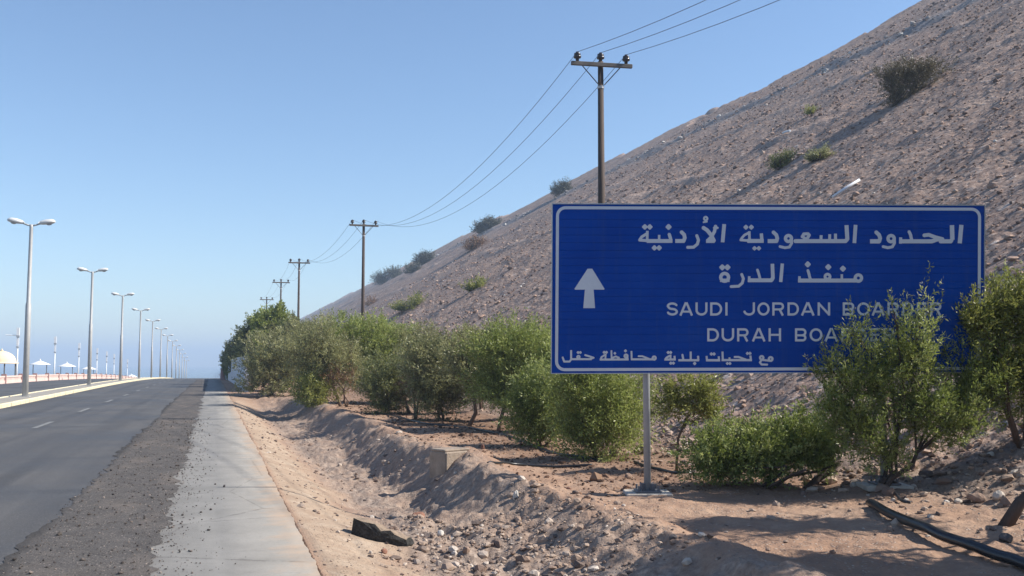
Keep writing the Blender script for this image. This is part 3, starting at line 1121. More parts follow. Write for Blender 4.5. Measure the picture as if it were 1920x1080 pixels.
# panel of horizontal extruded planks with fine grooves between them
mbp = MB()
NPL = 22
for i in range(NPL):
    v0, v1 = i / NPL, (i + 1) / NPL
    g = 0.0011
    a, b = v0 + (g if i else 0), v1 - (g if i < NPL - 1 else 0)
    pts = []
    for off in (0.0, -0.03):
        for (u, v) in ((0, a), (1, a), (1, b), (0, b)):
            pts.append(S(*quadmap(u, v), off))
    mbp.add(pts, [(3, 2, 1, 0), (4, 5, 6, 7), (0, 1, 5, 4), (1, 2, 6, 5), (2, 3, 7, 6), (3, 0, 4, 7)])
pts = [S(*quadmap(u, v), off) for off in (-0.006, -0.034) for (u, v) in ((0.001, 0.002), (0.999, 0.002), (0.999, 0.998), (0.001, 0.998))]
mbp.add(pts, [(3, 2, 1, 0), (4, 5, 6, 7), (0, 1, 5, 4), (1, 2, 6, 5), (2, 3, 7, 6), (3, 0, 4, 7)])
mbp.build("sign_panel", M['sign_blue'], sign)
# aluminium edge strip round the panel
mbe = MB()
cor = [S(*c, -0.014) for c in (TL, TR, BR, BL)]
cen = sum(cor, Vector()) / 4
for i in range(4):
    a, b = cor[i], cor[(i + 1) % 4]
    d = (b - a).normalized()
    mid = (a + b) / 2
    out = (mid - cen)
    out = (out - d * out.dot(d)).normalized()
    rot = Matrix((d, out, FH)).transposed()
    ext = 0.012 if i % 2 == 0 else -0.002
    mbe.box(mid + out * 0.0065, ((b - a).length + 2 * ext, 0.012, 0.046), rot)
mbe.build("edge_trim", M['sign_back'], sign)
# white border line with rounded corners
l_, t_, r_, b_ = 1042.6, 386.6, 1839.5, 695.5


def rrect(l, t, r, b, rad, n_=8):
    res = []
    for cx, cy, a0 in ((r - rad, t + rad, -90), (r - rad, b - rad, 0), (l + rad, b - rad, 90), (l + rad, t + rad, 180)):
        res += arc(cx, cy, rad, rad, a0, a0 + 90, n_)
    return res


def warp(q):
    u = (q[0] - 1036.5) / 809.0
    v = (q[1] - 383) / 316.0
    return quadmap(u, v)


o_ = [S(*warp(q), 0.004) for q in rrect(l_, t_, r_, b_, 18)]
i_ = [S(*warp(q), 0.004) for q in rrect(l_ + 5.6, t_ + 5.6, r_ - 5.6, b_ - 5.6, 12.5)]
nn = len(o_)
MB().add(o_ + i_, [(k, nn + k, nn + (k + 1) % nn, (k + 1) % nn) for k in range(nn)]).build("border_line", M['sign_white'], sign)
for prims in words:
    vv, ff = sdf_mesh(prims, 0.5)
    MB().add([S(q[0], q[1], 0.004) for q in vv], ff).build("lettering", M['sign_white'], sign)
ar = [(450, 150), (545, 150), (795, 560), (780, 575), (572, 572), (602, 948), (363, 948), (396, 572), (200, 575), (183, 560)]
arw = [S(1060 + q[0] / 10.8, 490 + q[1] / 10.8, 0.004) for q in ar]
MB().add(arw, [(0, 1, 2, 3, 4, 7, 8, 9), (4, 5, 6, 7)]).build("arrow", M['sign_white'], sign)
# posts, stiffening rails, base plates
for px in (1216, 1664):
    base = S(px, 930, -0.10)
    base.z = gz(base.x, base.y)
    top = Vector((base.x, base.y, S(px, 400).z))
    post = MB().tube([base + Vector((0, 0, -0.05)), top], 0.048, 16).build("post", M['sign_post'], sign, True)
    pl = MB().bevel_box(base + Vector((0, 0, 0.042)), (0.34, 0.34, 0.024), 0.004, Matrix.Rotation(-YAW, 3, 'Z'))
    for dx, dy in ((-.13, -.13), (.13, -.13), (.13, .13), (-.13, .13)):
        q = base + Matrix.Rotation(-YAW, 3, 'Z') @ Vector((dx, dy, 0))
        pl.tube([q + Vector((0, 0, 0.0)), q + Vector((0, 0, 0.115))], 0.016, 6)
    for a in range(4):
        dr = Matrix.Rotation(-YAW + a * math.pi / 2 + math.pi / 4, 3, 'Z')
        pl.box(base + dr @ Vector((0.085, 0, 0.097)), (0.08, 0.012, 0.085), dr)
    pl.build("base_plate", M['steel_dark'], post)
    MB().bevel_box(base + Vector((0, 0, -0.01)), (0.62, 0.50, 0.075), 0.012, Matrix.Rotation(-YAW, 3, 'Z')).build("footing", M['footing'], sign)
for v in (0.16, 0.5, 0.84):
    a = S(*quadmap(0.02, v), -0.0355)
    b = S(*quadmap(0.98, v), -0.0355)
    MB().box((a + b) / 2 + FH * 0.0, ((b - a).length, 0.003, 0.07), Matrix.Rotation(-YAW, 3, 'Z')).build("rail", M['sign_back'], sign)

# ------------------------------------------------------------------ median street lamps
LX = -8.3
ORD = ["nearest", "second nearest", "third nearest", "fourth nearest", "fifth nearest", "sixth nearest", "seventh nearest", "eighth nearest",
       "ninth nearest", "tenth nearest", "eleventh nearest", "twelfth nearest", "thirteenth nearest"]


def lamp_parts(root, full):
    b = root.location
    H = 8.05
    pm = MB().tube([b + Vector((0, 0, -0.02)), b + Vector((0, 0, 4.3)), b + Vector((0, 0, 4.36)), b + Vector((0, 0, H - .12)), b + Vector((0, 0, H))],
                   [0.135, 0.125, 0.095, 0.08, 0.08], 10)
    pole = pm.build("pole", M['galv'], root, True)
    MB().box(b + Vector((0, 0, 0.012)), (0.42, 0.42, 0.024)).build("base_plate", M['galv'], pole)
    for s in (-1, 1):
        MB().tube([b + Vector((0, 0, H - 0.06)), b + Vector((s * 0.18, 0, H - 0.02)), b + Vector((s * 0.42, 0, H + 0.07))], [0.045, 0.04, 0.035], 8).build("arm", M['galv'], root, True)
        hd = MB()
        rot = Matrix.Rotation(-s * 0.16, 3, 'Y')
        c = b + Vector((s * 0.66, 0, H + 0.12))
        secs = [(-0.36, 0.06, 0.06), (-0.26, 0.12, 0.11), (-0.02, 0.18, 0.155), (0.20, 0.19, 0.15), (0.33, 0.14, 0.10), (0.375, 0.06, 0.05)]
        vs, fs = [], []
        nk = 10
        for x, wy, wz in secs:
            for k in range(nk):
                a = 2 * math.pi * k / nk
                zz = math.sin(a)
                zz = zz if zz > 0 else zz * 0.62
                vs.append(c + rot @ Vector((s * x, wy * math.cos(a), wz * zz)))
        for i in range(len(secs) - 1):
            for k in range(nk):
                l = (k + 1) % nk
                fs.append((i * nk + k, i * nk + l, (i + 1) * nk + l, (i + 1) * nk + k))
        fs.append(tuple(range(nk)))
        fs.append(tuple((len(secs) - 1) * nk + k for k in range(nk)))
        hd.add(vs, fs)
        head = hd.build("lamp_head", M['lamp_head'], root, True)
        MB().lathe(c + rot @ Vector((s * 0.10, 0, -0.085)), [(0.04, -0.055), (0.095, -0.04), (0.13, 0.0), (0.13, 0.012)], 10, rot).build("lamp_glass", M['lens'], head, True)


lamp0 = None
for i in range(13):
    y = 51.0 + 25.0 * i
    z = float(profile(y)) + 0.127
    extra = ["at the left edge", "", "", "", "", ""][i] if i < 6 else ""
    lab = f"{ORD[i]} of the grey twin-headed street lamps on the kerbed median" + (", tallest, " + extra if extra else "")
    if lamp0 is None:
        lamp0 = thing("street_lamp", (LX, y, z), lab, "street lamp", "twin-headed street lamps along the median")
        lamp_parts(lamp0, True)
    else:
        c = lamp0.copy()
        COL.objects.link(c)
        c.location = (LX, y, z)
        c["label"] = lab
        for ch in lamp0.children:
            d = ch.copy()
            COL.objects.link(d)
            d.parent = c
            for g in ch.children:
                e = g.copy()
                COL.objects.link(e)
                e.parent = d

# ------------------------------------------------------------------ promenade on the left: wall, posts, shades, dome
wall_root = thing("promenade_wall", (-17.1, 40, float(profile(40))), "low pink balustrade wall with dusky red piers along the far promenade", "wall")
mbw = MB()
mbr = MB()
y = 40.0
while y < 300:
    zl = float(profile(y + 3.9))
    sl = (float(profile(y + 7.6)) - float(profile(y + .2))) / 7.4
    rot = Matrix.Rotation(math.atan(sl), 3, 'X')
    mbw.box((-17.1, y + 3.9, zl + 0.12), (0.26, 7.6, 0.26), rot)
    mbw.box((-17.1, y + 3.9, zl + 0.585), (0.24, 7.6, 0.13), rot)
    for k in range(13):
        yy = y + 0.45 + k * 0.575
        mbw.box((-17.1, yy, float(profile(yy)) + 0.385), (0.16, 0.36, 0.28))
    mbr.box((-17.1, y, float(profile(y)) + 0.35), (0.36, 0.38, 0.92))
    y += 7.8
mbw.build("balustrade", M['pinkwall'], wall_root)
mbr.build("pier", M['redpier'], wall_root)
strip("promenade", -33.5, -17.23, 0.06, M['median'], y0=20, y1=330)


def promenade_lamp(y, lab, first=None, H=6.15, arm=0):
    x = -21.7
    b = Vector((x, y, float(profile(y)) + 0.06))
    root = thing("promenade_lamp", b, lab, "promenade lamp", "white column lamps along the promenade")
    MB().tube([b, b + Vector((0, 0, 2.4)), b + Vector((0, 0, 2.42)), b + Vector((0, 0, H - 1.0))], [0.10, 0.10, 0.085, 0.085], 10).build("column", M['lampwhite'], root, True)
    MB().box(b + Vector((0, 0, H - 0.55)), (0.30, 0.30, 0.90)).build("lantern", M['lampwhite'], root)
    MB().box(b + Vector((0, 0, H - 1.12)), (0.34, 0.34, 0.22)).build("collar", M['lampgrey'], root)
    MB().box(b + Vector((0, 0, H - 1.75)), (0.24, 0.24, 0.8)).build("shaft_box", M['lampwhite'], root)
    MB().box(b + Vector((0, 0, H - 2.35)), (0.29, 0.29, 0.18)).build("collar", M['lampgrey'], root)
    if arm:
        MB().tube([b + Vector((0, 0, H - 1.0)), b + Vector((-1.3, 0, H - 0.95))], 0.05, 6).build("arm", M['lampwhite'], root)


def y_for(px, X):
    a = math.atan((px - 960) / F / math.cos(PITCH)) + YAW
    return X / math.tan(a)


for i, px in enumerate((37, 107, 152, 186, 204, 218, 231, 243)):
    y = y_for(px, -21.7)
    lab = f"{ORD[i]} of the slim white column lamps on the promenade" + (", with a side arm" if i == 0 else "")
    promenade_lamp(y, lab, H=6.1, arm=(i == 0))

COUNT = ["leftmost", "second from left", "third from left", "fourth from left", "fifth from left"]


def shade(px, X, rad, rise, rim, lab, mat, off=0.0):
    y = y_for(px, X)
    b = Vector((X, y, float(profile(y)) + 0.06))
    root = thing("beach_umbrella", b, lab, "beach umbrella", "fixed beach umbrellas behind the promenade wall")
    prof = [(rad, rim), (rad * .97, rim + .05), (rad * .70, rim + rise * .38), (rad * .40, rim + rise * .72), (rad * .12, rim + rise * .98), (0.02, rim + rise)]
    MB().lathe(b, prof, 16).build("canopy", mat, root, True)
    MB().lathe(b + Vector((0, 0, rim + rise)), [(0.10, -.03), (0.13, 0.08), (0.05, 0.22), (0.01, 0.34)], 8).build("finial", mat, root, True)
    for s in (-0.62, 0.62):
        MB().tube([b + Vector((s * rad, 0, -.05)), b + Vector((s * rad, 0, rim + .15))], 0.06, 6).build("leg", M['darkpole'], root)


shade(80, -24, 1.45, .55, 2.0, "white cone-topped beach umbrella nearest the cream dome", M['canvas'])
shade(130, -24, 1.5, .55, 2.05, "pale white beach umbrella between the second and third promenade lamps", M['canvas'])
shade(171, -24, 1.5, .6, 2.0, "white beach umbrella behind the second nearest street lamp", M['canvas'])
shade(251, -24, 1.9, .8, 2.2, "small distant white beach umbrella beside the pale blue one", M['canvas'])
shade(272, -24, 2.1, .8, 2.2, "small distant pale blue beach umbrella", M['canvas_blue'])
# cream dome kiosk, cut by the left edge of the picture
dy = y_for(8, -22.6)
b = Vector((-22.6, dy, float(profile(dy)) + 0.06))
dome = thing("dome_kiosk", b, "cream domed beach kiosk on thin posts at the left edge", "kiosk")
prof = [(1.75, 1.80), (1.75, 1.90), (1.5, 1.93)] + [(1.5 * math.cos(a), 1.95 + 1.25 * math.sin(a)) for a in np.linspace(0.05, 1.5, 10)]
MB().lathe(b, prof, 24).build("dome_roof", M['dome'], dome, True)
MB().lathe(b + Vector((0, 0, 3.18)), [(0.12, -.02), (0.16, .1), (0.06, .2), (0.01, .34)], 8).build("finial", M['dome'], dome, True)
for a in (0.4, 1.97, 3.54, 5.11):
    q = b + Vector((1.45 * math.cos(a), 1.45 * math.sin(a), 0))
    MB().tube([q + Vector((0, 0, -.05)), q + Vector((0, 0, 1.85))], 0.07, 8).build("leg", M['darkpole'], dome)

# ------------------------------------------------------------------ white boundary wall and red post at the crest
ww = thing("boundary_wall", (1.95, 60, float(profile(60))), "long white boundary wall at the right roadside below dark trees", "wall")
mbw = MB()
mbc = MB()
y = 61.5
while y < 130:
    L = 5.0
    x = 2.0 - 0.005 * (y - 57)
    z = float(profile(y + L / 2))
    h = 2.02 + 0.0 * y
    rot = Matrix.Rotation(math.atan2(float(profile(y + L)) - float(profile(y)), L), 3, 'X')
    mbw.box((x, y + L / 2, z + h / 2 - 0.1), (0.22, L + 0.02, h + 0.2), rot)
    mbc.box((x, y + L / 2, z + h + 0.045), (0.30, L + 0.02, 0.08), rot)
    y += L
mbw.build("wall_panel", M['whitewall'], ww)
mbc.build("coping", M['whitewall'], ww)
y = y_for(411, 1.35)
y = 122.0
pz = float(profile(y))
rp = thing("gate_post", (1.18, y, pz), "short reddish post with pale cap at the far end of the white wall", "post")
MB().lathe((1.18, y, pz), [(0.34, -0.1), (0.34, 0.12), (0.27, 0.16), (0.25, 1.15), (0.29, 1.2)], 10).build("pillar", M['redpier'], rp)
MB().lathe((1.18, y, pz + 1.2), [(0.33, 0.003), (0.33, 0.10), (0.2, 0.2), (0.03, 0.28)], 10).build("cap", M['whitewall'], rp, True)

# ------------------------------------------------------------------ utility poles and wires
pole_px = [(1126, 106, 30.9), (682, 415, 66.8), (561, 487, 91.4), (527, 525, 113.6), (500, 558, 143.8)]
pole_lab = ["tall brown timber utility pole rising behind the blue sign", "second brown utility pole, standing before the lower hillside",
            "third utility pole, rising from the bushes against the sky", "fourth utility pole, a thin pole above the dark trees",
            "farthest and smallest utility pole, its crossarm just above the dark trees"]
tips = []
ins_h = 0.30
for i, (px, py, d) in enumerate(pole_px):
    top = at_depth(px, py, d)
    z0 = gz(top.x, top.y)
    yaw = -0.10 if i == 0 else 0.0
    root = thing("utility_pole", (top.x, top.y, z0), pole_lab[i], "utility pole", "timber utility poles along the foot of the hill")
    zt = top.z - 0.18
    MB().tube([(top.x, top.y, z0 - .4), (top.x, top.y, z0 + 4), (top.x, top.y, zt + .02)], [0.135, 0.115, 0.085], 12).build("pole", M['timber'], root, True)
    R_ = Matrix.Rotation(yaw, 3, 'Z')
    za = zt - 0.12
    cc = Vector((top.x, top.y, za)) + R_ @ Vector((0, -0.14, 0))
    MB().bevel_box(cc, (1.95, 0.10, 0.12), 0.008, R_).build("crossarm", M['crossarm'], root)
    MB().lathe((top.x, top.y, za - 0.68), [(0.104, -0.04), (0.104, 0.04)], 12).build("band", M['band'], root)
    tp = []
    for s in (-1, 0, 1):
        c = cc + R_ @ Vector((s * 0.78, 0, 0.06))
        if s == 0:
            c = Vector((top.x, top.y, zt))
        im = MB().lathe(c, [(0.05, 0.0), (0.055, 0.10), (0.115, 0.11), (0.12, 0.17), (0.075, 0.19), (0.105, 0.20), (0.10, 0.25), (0.05, 0.27), (0.045, 0.30)], 12)
        im.build("insulator", M['insulator'], root, True)
        tp.append(c + Vector((0, 0, ins_h)))
        if s:
            MB().tube([cc + R_ @ Vector((s * 0.60, 0.065, -0.05)), Vector((top.x, top.y, za - 0.62)) + R_ @ Vector((s * 0.09, -0.09, 0))], 0.017, 6).build("brace", M['steel_dark'], root)
    tips.append(tp)
# the line goes on past the camera: one more pole stands behind it, outside the picture
back = Vector((13.3, -16.0, 0))
zb = 11.0
bt = [Vector((back.x + s * 0.78, back.y, zb)) for s in (-1, 0, 1)]
names = ["left", "middle", "right"]
for k in range(3):
    pts = []
    rads = []
    seq = [bt[k]] + [tp[k] for tp in tips]
    for i in range(len(seq) - 1):
        a, b2 = seq[i], seq[i + 1]
        sag = [1.8, 2.2, 1.3, 0.8, 0.7][i]
        for q in range(24):
            u = q / 24
            p = a.lerp(b2, u)
            p.z -= sag * 4 * u * (1 - u)
            pts.append(p)
    pts.append(seq[-1])
    o = MB().tube(pts, 0.0085, 5).build("power_line", M['wire'], None, True, origin=seq[1])
    tag(o, f"thin {names[k]} power line slung between the utility poles' crossarms", "power line", "overhead wires on the utility poles")

# ------------------------------------------------------------------ vegetation
def unit(a):
    return a / (np.linalg.norm(a, axis=-1, keepdims=True) + 1e-9)


def leaves_mesh(name, base, dirs, length, width, tint, rng):
    """Rhombic leaves: base point, direction, length; one quad each."""
    n_ = len(base)
    side = unit(np.cross(dirs, rng.normal(size=(n_, 3))))
    L = length[:, None]
    W = width[:, None]
    nrm = np.cross(side, dirs)
    v0 = base
    v1 = base + dirs * L * 0.45 + side * W * 0.5 + nrm * W * 0.12
    v2 = base + dirs * L
    v3 = base + dirs * L * 0.45 - side * W * 0.5 + nrm * W * 0.12
    V = np.stack([v0, v1, v2, v3], 1).reshape(-1, 3)
    Fc = np.arange(n_ * 4).reshape(-1, 4)
    return np_mesh(name, V, Fc, False, [("tint", 'FACE', tint)])


def plant(name, base, lobes, label, cat, group, leafmat, barkmat, seed, ntwig=300, per=28, leaf=(0.07, 0.018), stems=1, spread=0.1,
          up=0.5, droop=0.0, trunk_r=0.05, lean=(0, 0), fork=0.35, twig_len=0.45, mixmat=None, shell=0.55, trunk_path=None):
    """A tree or shrub: trunk (stems, limbs, twigs) and crown (leaves along twigs inside the lobes)."""
    rng = np.random.default_rng(seed)
    root = thing(name, base, label, cat, group)
    b = np.array(base)
    dens = np.array([q[2] if len(q) > 2 else 1.0 for q in lobes])
    lob = [(np.array(q[0]), np.array(q[1])) for q in lobes]        # world centres, radii
    vol = np.array([np.prod(r) for _, r in lob]) ** 0.8 * dens
    vol = vol / vol.sum()
    tm = MB()
    zmin = min(c[2] - r[2] for c, r in lob)
    ctr = sum(c * w for (c, r), w in zip(lob, vol))
    stem_tops = []
    for s in range(stems):
        a = rng.uniform(0, 6.28)
        off = np.array([math.cos(a), math.sin(a), 0]) * spread * rng.uniform(.4, 1) * (stems > 1)
        p0 = b + off * 0.35 + np.array([0, 0, -0.06])
        hh = max(zmin - b[2], 0.15) + fork * (ctr[2] - zmin)
        p3 = np.array([b[0] * .35 + ctr[0] * .65, b[1] * .35 + ctr[1] * .65, b[2] + hh]) + off * 1.5
        if trunk_path is not None:
            path = [Vector(q) for q in trunk_path]
        else:
            p1 = p0 * .66 + p3 * .34 + np.array([lean[0], lean[1], 0]) + rng.normal(size=3) * .04
            p2 = p0 * .33 + p3 * .67 + np.array([lean[0], lean[1], 0]) * .7 + rng.normal(size=3) * .05
            path = [Vector(q) for q in (p0, p1, p2, p3)]
        r0 = trunk_r * (1 if stems == 1 else rng.uniform(.6, 1))
        tm.tube(path, list(np.linspace(r0 * 1.25, r0 * .72, len(path))), 7)
        stem_tops.append((np.array(path[-1]), np.array(path[-2])))
    bases, dirs, lens, wids, tints = [], [], [], [], []
    for li, (c, r) in enumerate(lob):
        st, sb = stem_tops[int(np.argmin([np.linalg.norm(c - q[0]) + rng.uniform(0, .2) for q in stem_tops]))]
        nt = max(4, int(ntwig * vol[li]))
        mid = st * .5 + c * .5 + rng.normal(size=3) * .06 * np.linalg.norm(c - st)
        limb = [sb * .3 + st * .7, st, mid, c]
        tm.tube([Vector(q) for q in limb], [trunk_r * .6, trunk_r * .5, trunk_r * .35, trunk_r * .2], 5)
        # sub branch nodes
        ns = max(3, nt // 14)
        d = unit(rng.normal(size=(ns, 3)))
        sub = c + d * r * rng.uniform(.25, .7, size=(ns, 1))
        for q in sub:
            a0 = mid * .4 + c * .6
            m_ = a0 * .5 + q * .5 + rng.normal(size=3) * .05
            tm.tube([Vector(a0), Vector(m_), Vector(q)], [trunk_r * .22, trunk_r * .16, trunk_r * .10], 4, False)
        d = unit(rng.normal(size=(nt, 3)))
        rad = rng.uniform(0, 1, size=(nt, 1)) ** shell
        bump = 1.02 + 0.26 * np.sin(d[:, :1] * 5 + seed) + 0.18 * np.sin(d[:, 1:2] * 7 + 2 * seed) + 0.15 * np.sin(d[:, 2:] * 9 + seed)
        tip = c + d * r * rad * bump
        tip[:, 2] = np.maximum(tip[:, 2], b[2] + 0.06)
        near = sub[np.argmin(((tip[:, None] - sub[None]) ** 2).sum(-1), 1)]
        td = unit(0.5 * unit(tip - near) + 0.45 * d + np.array([0, 0, up]) + 0.25 * rng.normal(size=(nt, 3)))
        tl = twig_len * rng.uniform(.55, 1.25, size=(nt, 1))
        end = tip + td * tl * .5
        start = tip - td * tl * .5
        for q in range(nt):
            if q % 2 == 0:
                tm.tube([Vector(near[q] * .5 + start[q] * .5), Vector(start[q]), Vector(end[q])], [trunk_r * .07, trunk_r * .06, trunk_r * .03], 3, False)
        k = per
        u = rng.uniform(0, 1, size=(nt, k, 1)) ** .8
        bp = start[:, None] + (end - start)[:, None] * u + rng.normal(size=(nt, k, 3)) * twig_len * .06
        ld = unit(td[:, None] * 0.75 + 0.75 * unit(rng.normal(size=(nt, k, 3))) + np.array([0, 0, -droop]))
        ln = leaf[0] * rng.uniform(.6, 1.3, size=(nt, k))
        tw = np.clip(rng.normal(.53, .22, size=(nt, 1)) + rng.normal(0, .13, size=(nt, k)) + 0.10 * math.sin(li * 2.1), 0, 1)
        bases.append(bp.reshape(-1, 3))
        dirs.append(ld.reshape(-1, 3))
        lens.append(ln.ravel())
        wids.append((ln * leaf[1] / leaf[0]).ravel())
        tints.append(tw.ravel())
    bases = np.concatenate(bases)
    bases[:, 2] = np.maximum(bases[:, 2], b[2] + 0.02)
    me = leaves_mesh("crown", bases - b, np.concatenate(dirs), np.concatenate(lens), np.concatenate(wids), np.concatenate(tints), rng)
    tm.build("trunk", barkmat, root, True)
    link("crown", me, leafmat, root)
    return root


def px_lobes(base, rects, thick=1.0, wide=1.0):
    """Crown lobes from outlines traced as (x0, x1, y0, y1) at the plant's own distance, given real depth."""
    d = depth_of(Vector(base))
    res = []
    for i, q in enumerate(rects):
        x0, x1, y0, y1 = q[:4]
        dd = d + (q[4] if len(q) > 4 else 0)
        c = at_depth((x0 + x1) / 2, (y0 + y1) / 2, dd)
        rx = (x1 - x0) / 2 / F * dd
        rz = (y1 - y0) / 2 / F * dd
        res.append(((c.x, c.y, c.z), (rx * wide, rx * wide * thick, rz), q[5] if len(q) > 5 else 1.0))
    return res


ROWG = "olive-like trees planted in a row beside the ditch"
row = [
    # base px, lobes, label, leaf, bark, ntwig, leaf size, stems, trunk radius
    ((505, 744), [(470, 548, 640, 738), (486, 565, 612, 690), (506, 580, 660, 742), (458, 512, 672, 742, -.4, 1.7)], "roadside shrub nearest the white wall, its green crown touching the verge", 'leaf_olive', 420, .12, 3, .05),
    ((640, 764), [(545, 640, 610, 700), (590, 680, 640, 725), (560, 620, 680, 740)], "grey-green row tree with withered brown twigs low in its crown", 'leaf_olive', 420, .11, 1, .06),
    ((585, 764), [(552, 628, 712, 762), (565, 610, 700, 740)], "low yellow-green bush growing at the feet of the row trees", 'leaf_yellow', 160, .09, 4, .025),
    ((705, 757), [(605, 700, 592, 670), (660, 765, 598, 690), (640, 730, 640, 720)], "bright green bushy row tree in front of the second utility pole", 'leaf_bright', 560, .11, 2, .06),
    ((768, 776), [(680, 770, 672, 760), (720, 800, 660, 740), (700, 750, 720, 782)], "dark grey-green low row tree with reddish dead twigs at its right side", 'leaf_dark', 420, .09, 2, .05),
    ((832, 790), [(765, 850, 625, 730), (800, 900, 640, 755), (780, 860, 700, 785)], "tall olive-grey row tree with foliage hanging almost to the ground", 'leaf_olive', 560, .09, 2, .05),
    ((878, 797), [(850, 920, 630, 720), (880, 965, 660, 745)], "row tree with a clearly leaning bare trunk under a grey-green crown", 'leaf_olive', 400, .085, 1, .055),
    ((934, 806), [(895, 985, 612, 710), (930, 1035, 618, 720), (900, 990, 690, 765)], "light green row tree just left of the blue sign", 'leaf_bright', 560, .085, 1, .05),
    ((1012, 838), [(962, 1030, 700, 835), (985, 1075, 690, 820)], "dense green shrub under the left corner of the blue sign", 'leaf_main', 420, .075, 4, .03),
    ((1130, 862), [(1040, 1130, 640, 800), (1090, 1215, 690, 850), (1050, 1150, 740, 858)], "broad green bush behind the sign's left half, left of the sign post", 'leaf_bright', 620, .065, 4, .03),
]
rng_r = random.Random(5)
for i, (bp, lobes, lab, lm, nt, lf, st, tr) in enumerate(row):
    base = ground_at(*bp)
    kw = {}
    if i == 6:
        kw['trunk_path'] = None
        kw['lean'] = (0.10, -0.03)
    plant("shrub" if st >= 3 else "olive_tree", base, px_lobes(base, lobes, 1.0, 1.28), lab, "shrub" if st >= 3 else "tree", ROWG if st < 3 else "shrubs among the row of trees",
          M[lm], M['bark'], 100 + i, ntwig=int(nt * 2.35), per=30, leaf=(lf, lf * .30), stems=st, trunk_r=tr, spread=.25, up=.65, twig_len=.70, shell=.46, **kw)

# second rank of row trees seen between the first ones
rank2 = [((800, 748), [(740, 830, 610, 700), (770, 860, 640, 715)], "small olive tree half hidden behind the taller row trees, mid row", 'leaf_olive'),
         ((1000, 775), [(940, 1030, 625, 720), (975, 1065, 640, 740)], "grey-green tree standing behind the sign's left edge", 'leaf_dark'),
         ((600, 742), [(520, 600, 600, 690), (560, 640, 595, 680)], "olive tree crowded behind the shrubs near the white wall", 'leaf_olive'),
         ((735, 752), [(690, 765, 605, 690), (715, 790, 630, 705)], "light green tree in the gap left of the tall olive-grey row tree", 'leaf_bright'),
         ((905, 768), [(850, 930, 618, 700), (880, 950, 650, 720)], "olive tree behind the leaning bare trunk", 'leaf_olive'),
         ((1060, 800), [(1015, 1090, 640, 760), (1040, 1120, 660, 780)], "bright green tree half hidden by the sign's lower left corner", 'leaf_bright')]
for i, (bp, lobes, lab, lm) in enumerate(rank2):
    base = ground_at(*bp)
    plant("olive_tree", base, px_lobes(base, lobes, 1.0), lab, "tree", ROWG, M[lm], M['bark'], 150 + i, ntwig=900, per=26, leaf=(.11, .033), stems=2, trunk_r=.05, spread=.25, up=.55, twig_len=.6, shell=.48)

# withered brown twig masses inside the row are shrubs of their own
for i, (bp, lobes, lab) in enumerate([((650, 766), [(598, 650, 676, 730), (628, 672, 690, 742)], "withered brown bush among the row trees, leaning right"),
                                      ((778, 788), [(752, 808, 685, 750)], "small reddish dead bush beside the dark low row tree")]):
    base = ground_at(*bp)
    plant("dead_shrub", base, px_lobes(base, lobes), lab, "shrub", "withered shrubs", M['leaf_brown'], M['bark'], 170 + i, ntwig=150, per=12, leaf=(.09, .022), stems=2, trunk_r=.04, up=.3)

# dark trees behind the white wall
for i, (bx, X, Y, lobes, lab, lm) in enumerate([
    (520, 3.5, 74, [(478, 545, 580, 650), (490, 560, 620, 700), (500, 535, 575, 610)], "tallest dark green tree behind the white wall", 'leaf_bright'),
    (480, 3.2, 84, [(455, 505, 600, 665), (450, 500, 640, 700), (470, 500, 592, 630)], "dark green tree behind the white wall, next left of the tallest", 'leaf_dark'),
    (450, 3.6, 98, [(432, 470, 630, 680), (430, 465, 655, 705)], "small dark green tree leaning over the white wall toward the crest", 'leaf_dark'),
    (428, 2.9, 112, [(417, 440, 655, 692), (420, 445, 668, 705)], "farthest and smallest dark green tree above the end of the white wall", 'leaf_dark'),
    (535, 6.0, 62, [(500, 575, 640, 720), (520, 590, 600, 680)], "dense green tree between the white wall and the row shrubs", 'leaf_dark')]):
    base = Vector((X, Y, gz(X, Y)))
    plant("dense_tree", base, px_lobes(base, lobes), lab, "tree", "dense trees behind the white wall", M[lm], M['bark_dark'], 200 + i, ntwig=1300, per=26, leaf=(.20, .07), stems=1, trunk_r=.10, up=.5, twig_len=.7)

# sapling, low bush and main tree near the sign
base = ground_at(1268, 884)
plant("sapling", base, px_lobes(base, [(1228, 1300, 705, 790), (1270, 1358, 700, 770), (1290, 1362, 735, 800)]), "slender sapling with a thin straight trunk just right of the sign post", "tree", None,
      M['leaf_yellow'], M['bark'], 301, ntwig=330, per=24, leaf=(.065, .02), stems=1, trunk_r=.022, up=.3, twig_len=.32)
base = ground_at(1415, 916)
plant("low_bush", base, px_lobes(base, [(1288, 1400, 800, 912), (1360, 1480, 792, 905), (1440, 1560, 780, 890), (1500, 1580, 800, 880)]), "low spreading dark green bush on the sand right of the sapling", "shrub", None,
      M['leaf_main'], M['bark_dark'], 302, ntwig=1700, per=26, leaf=(.055, .019), stems=6, trunk_r=.022, spread=.8, up=.35, twig_len=.30, fork=.3)
base = ground_at(1648, 926)
main_base = base
main_lobes = px_lobes(base, [(1650, 1705, 530, 640, 0, .32), (1705, 1762, 528, 640, .1, .34), (1575, 1640, 575, 690, 0, .45), (1640, 1770, 600, 720, 0, .75), (1585, 1680, 650, 770),
                             (1650, 1770, 680, 820), (1750, 1870, 640, 790, 0.3), (1820, 1905, 650, 785, 0.3, .8), (1515, 1600, 655, 725, 0, .6), (1785, 1850, 580, 700, .4, .7), (1520, 1620, 700, 800, 0, .7),
                             (1535, 1660, 730, 850), (1720, 1850, 730, 845), (1600, 1720, 790, 890, 0, .6)])
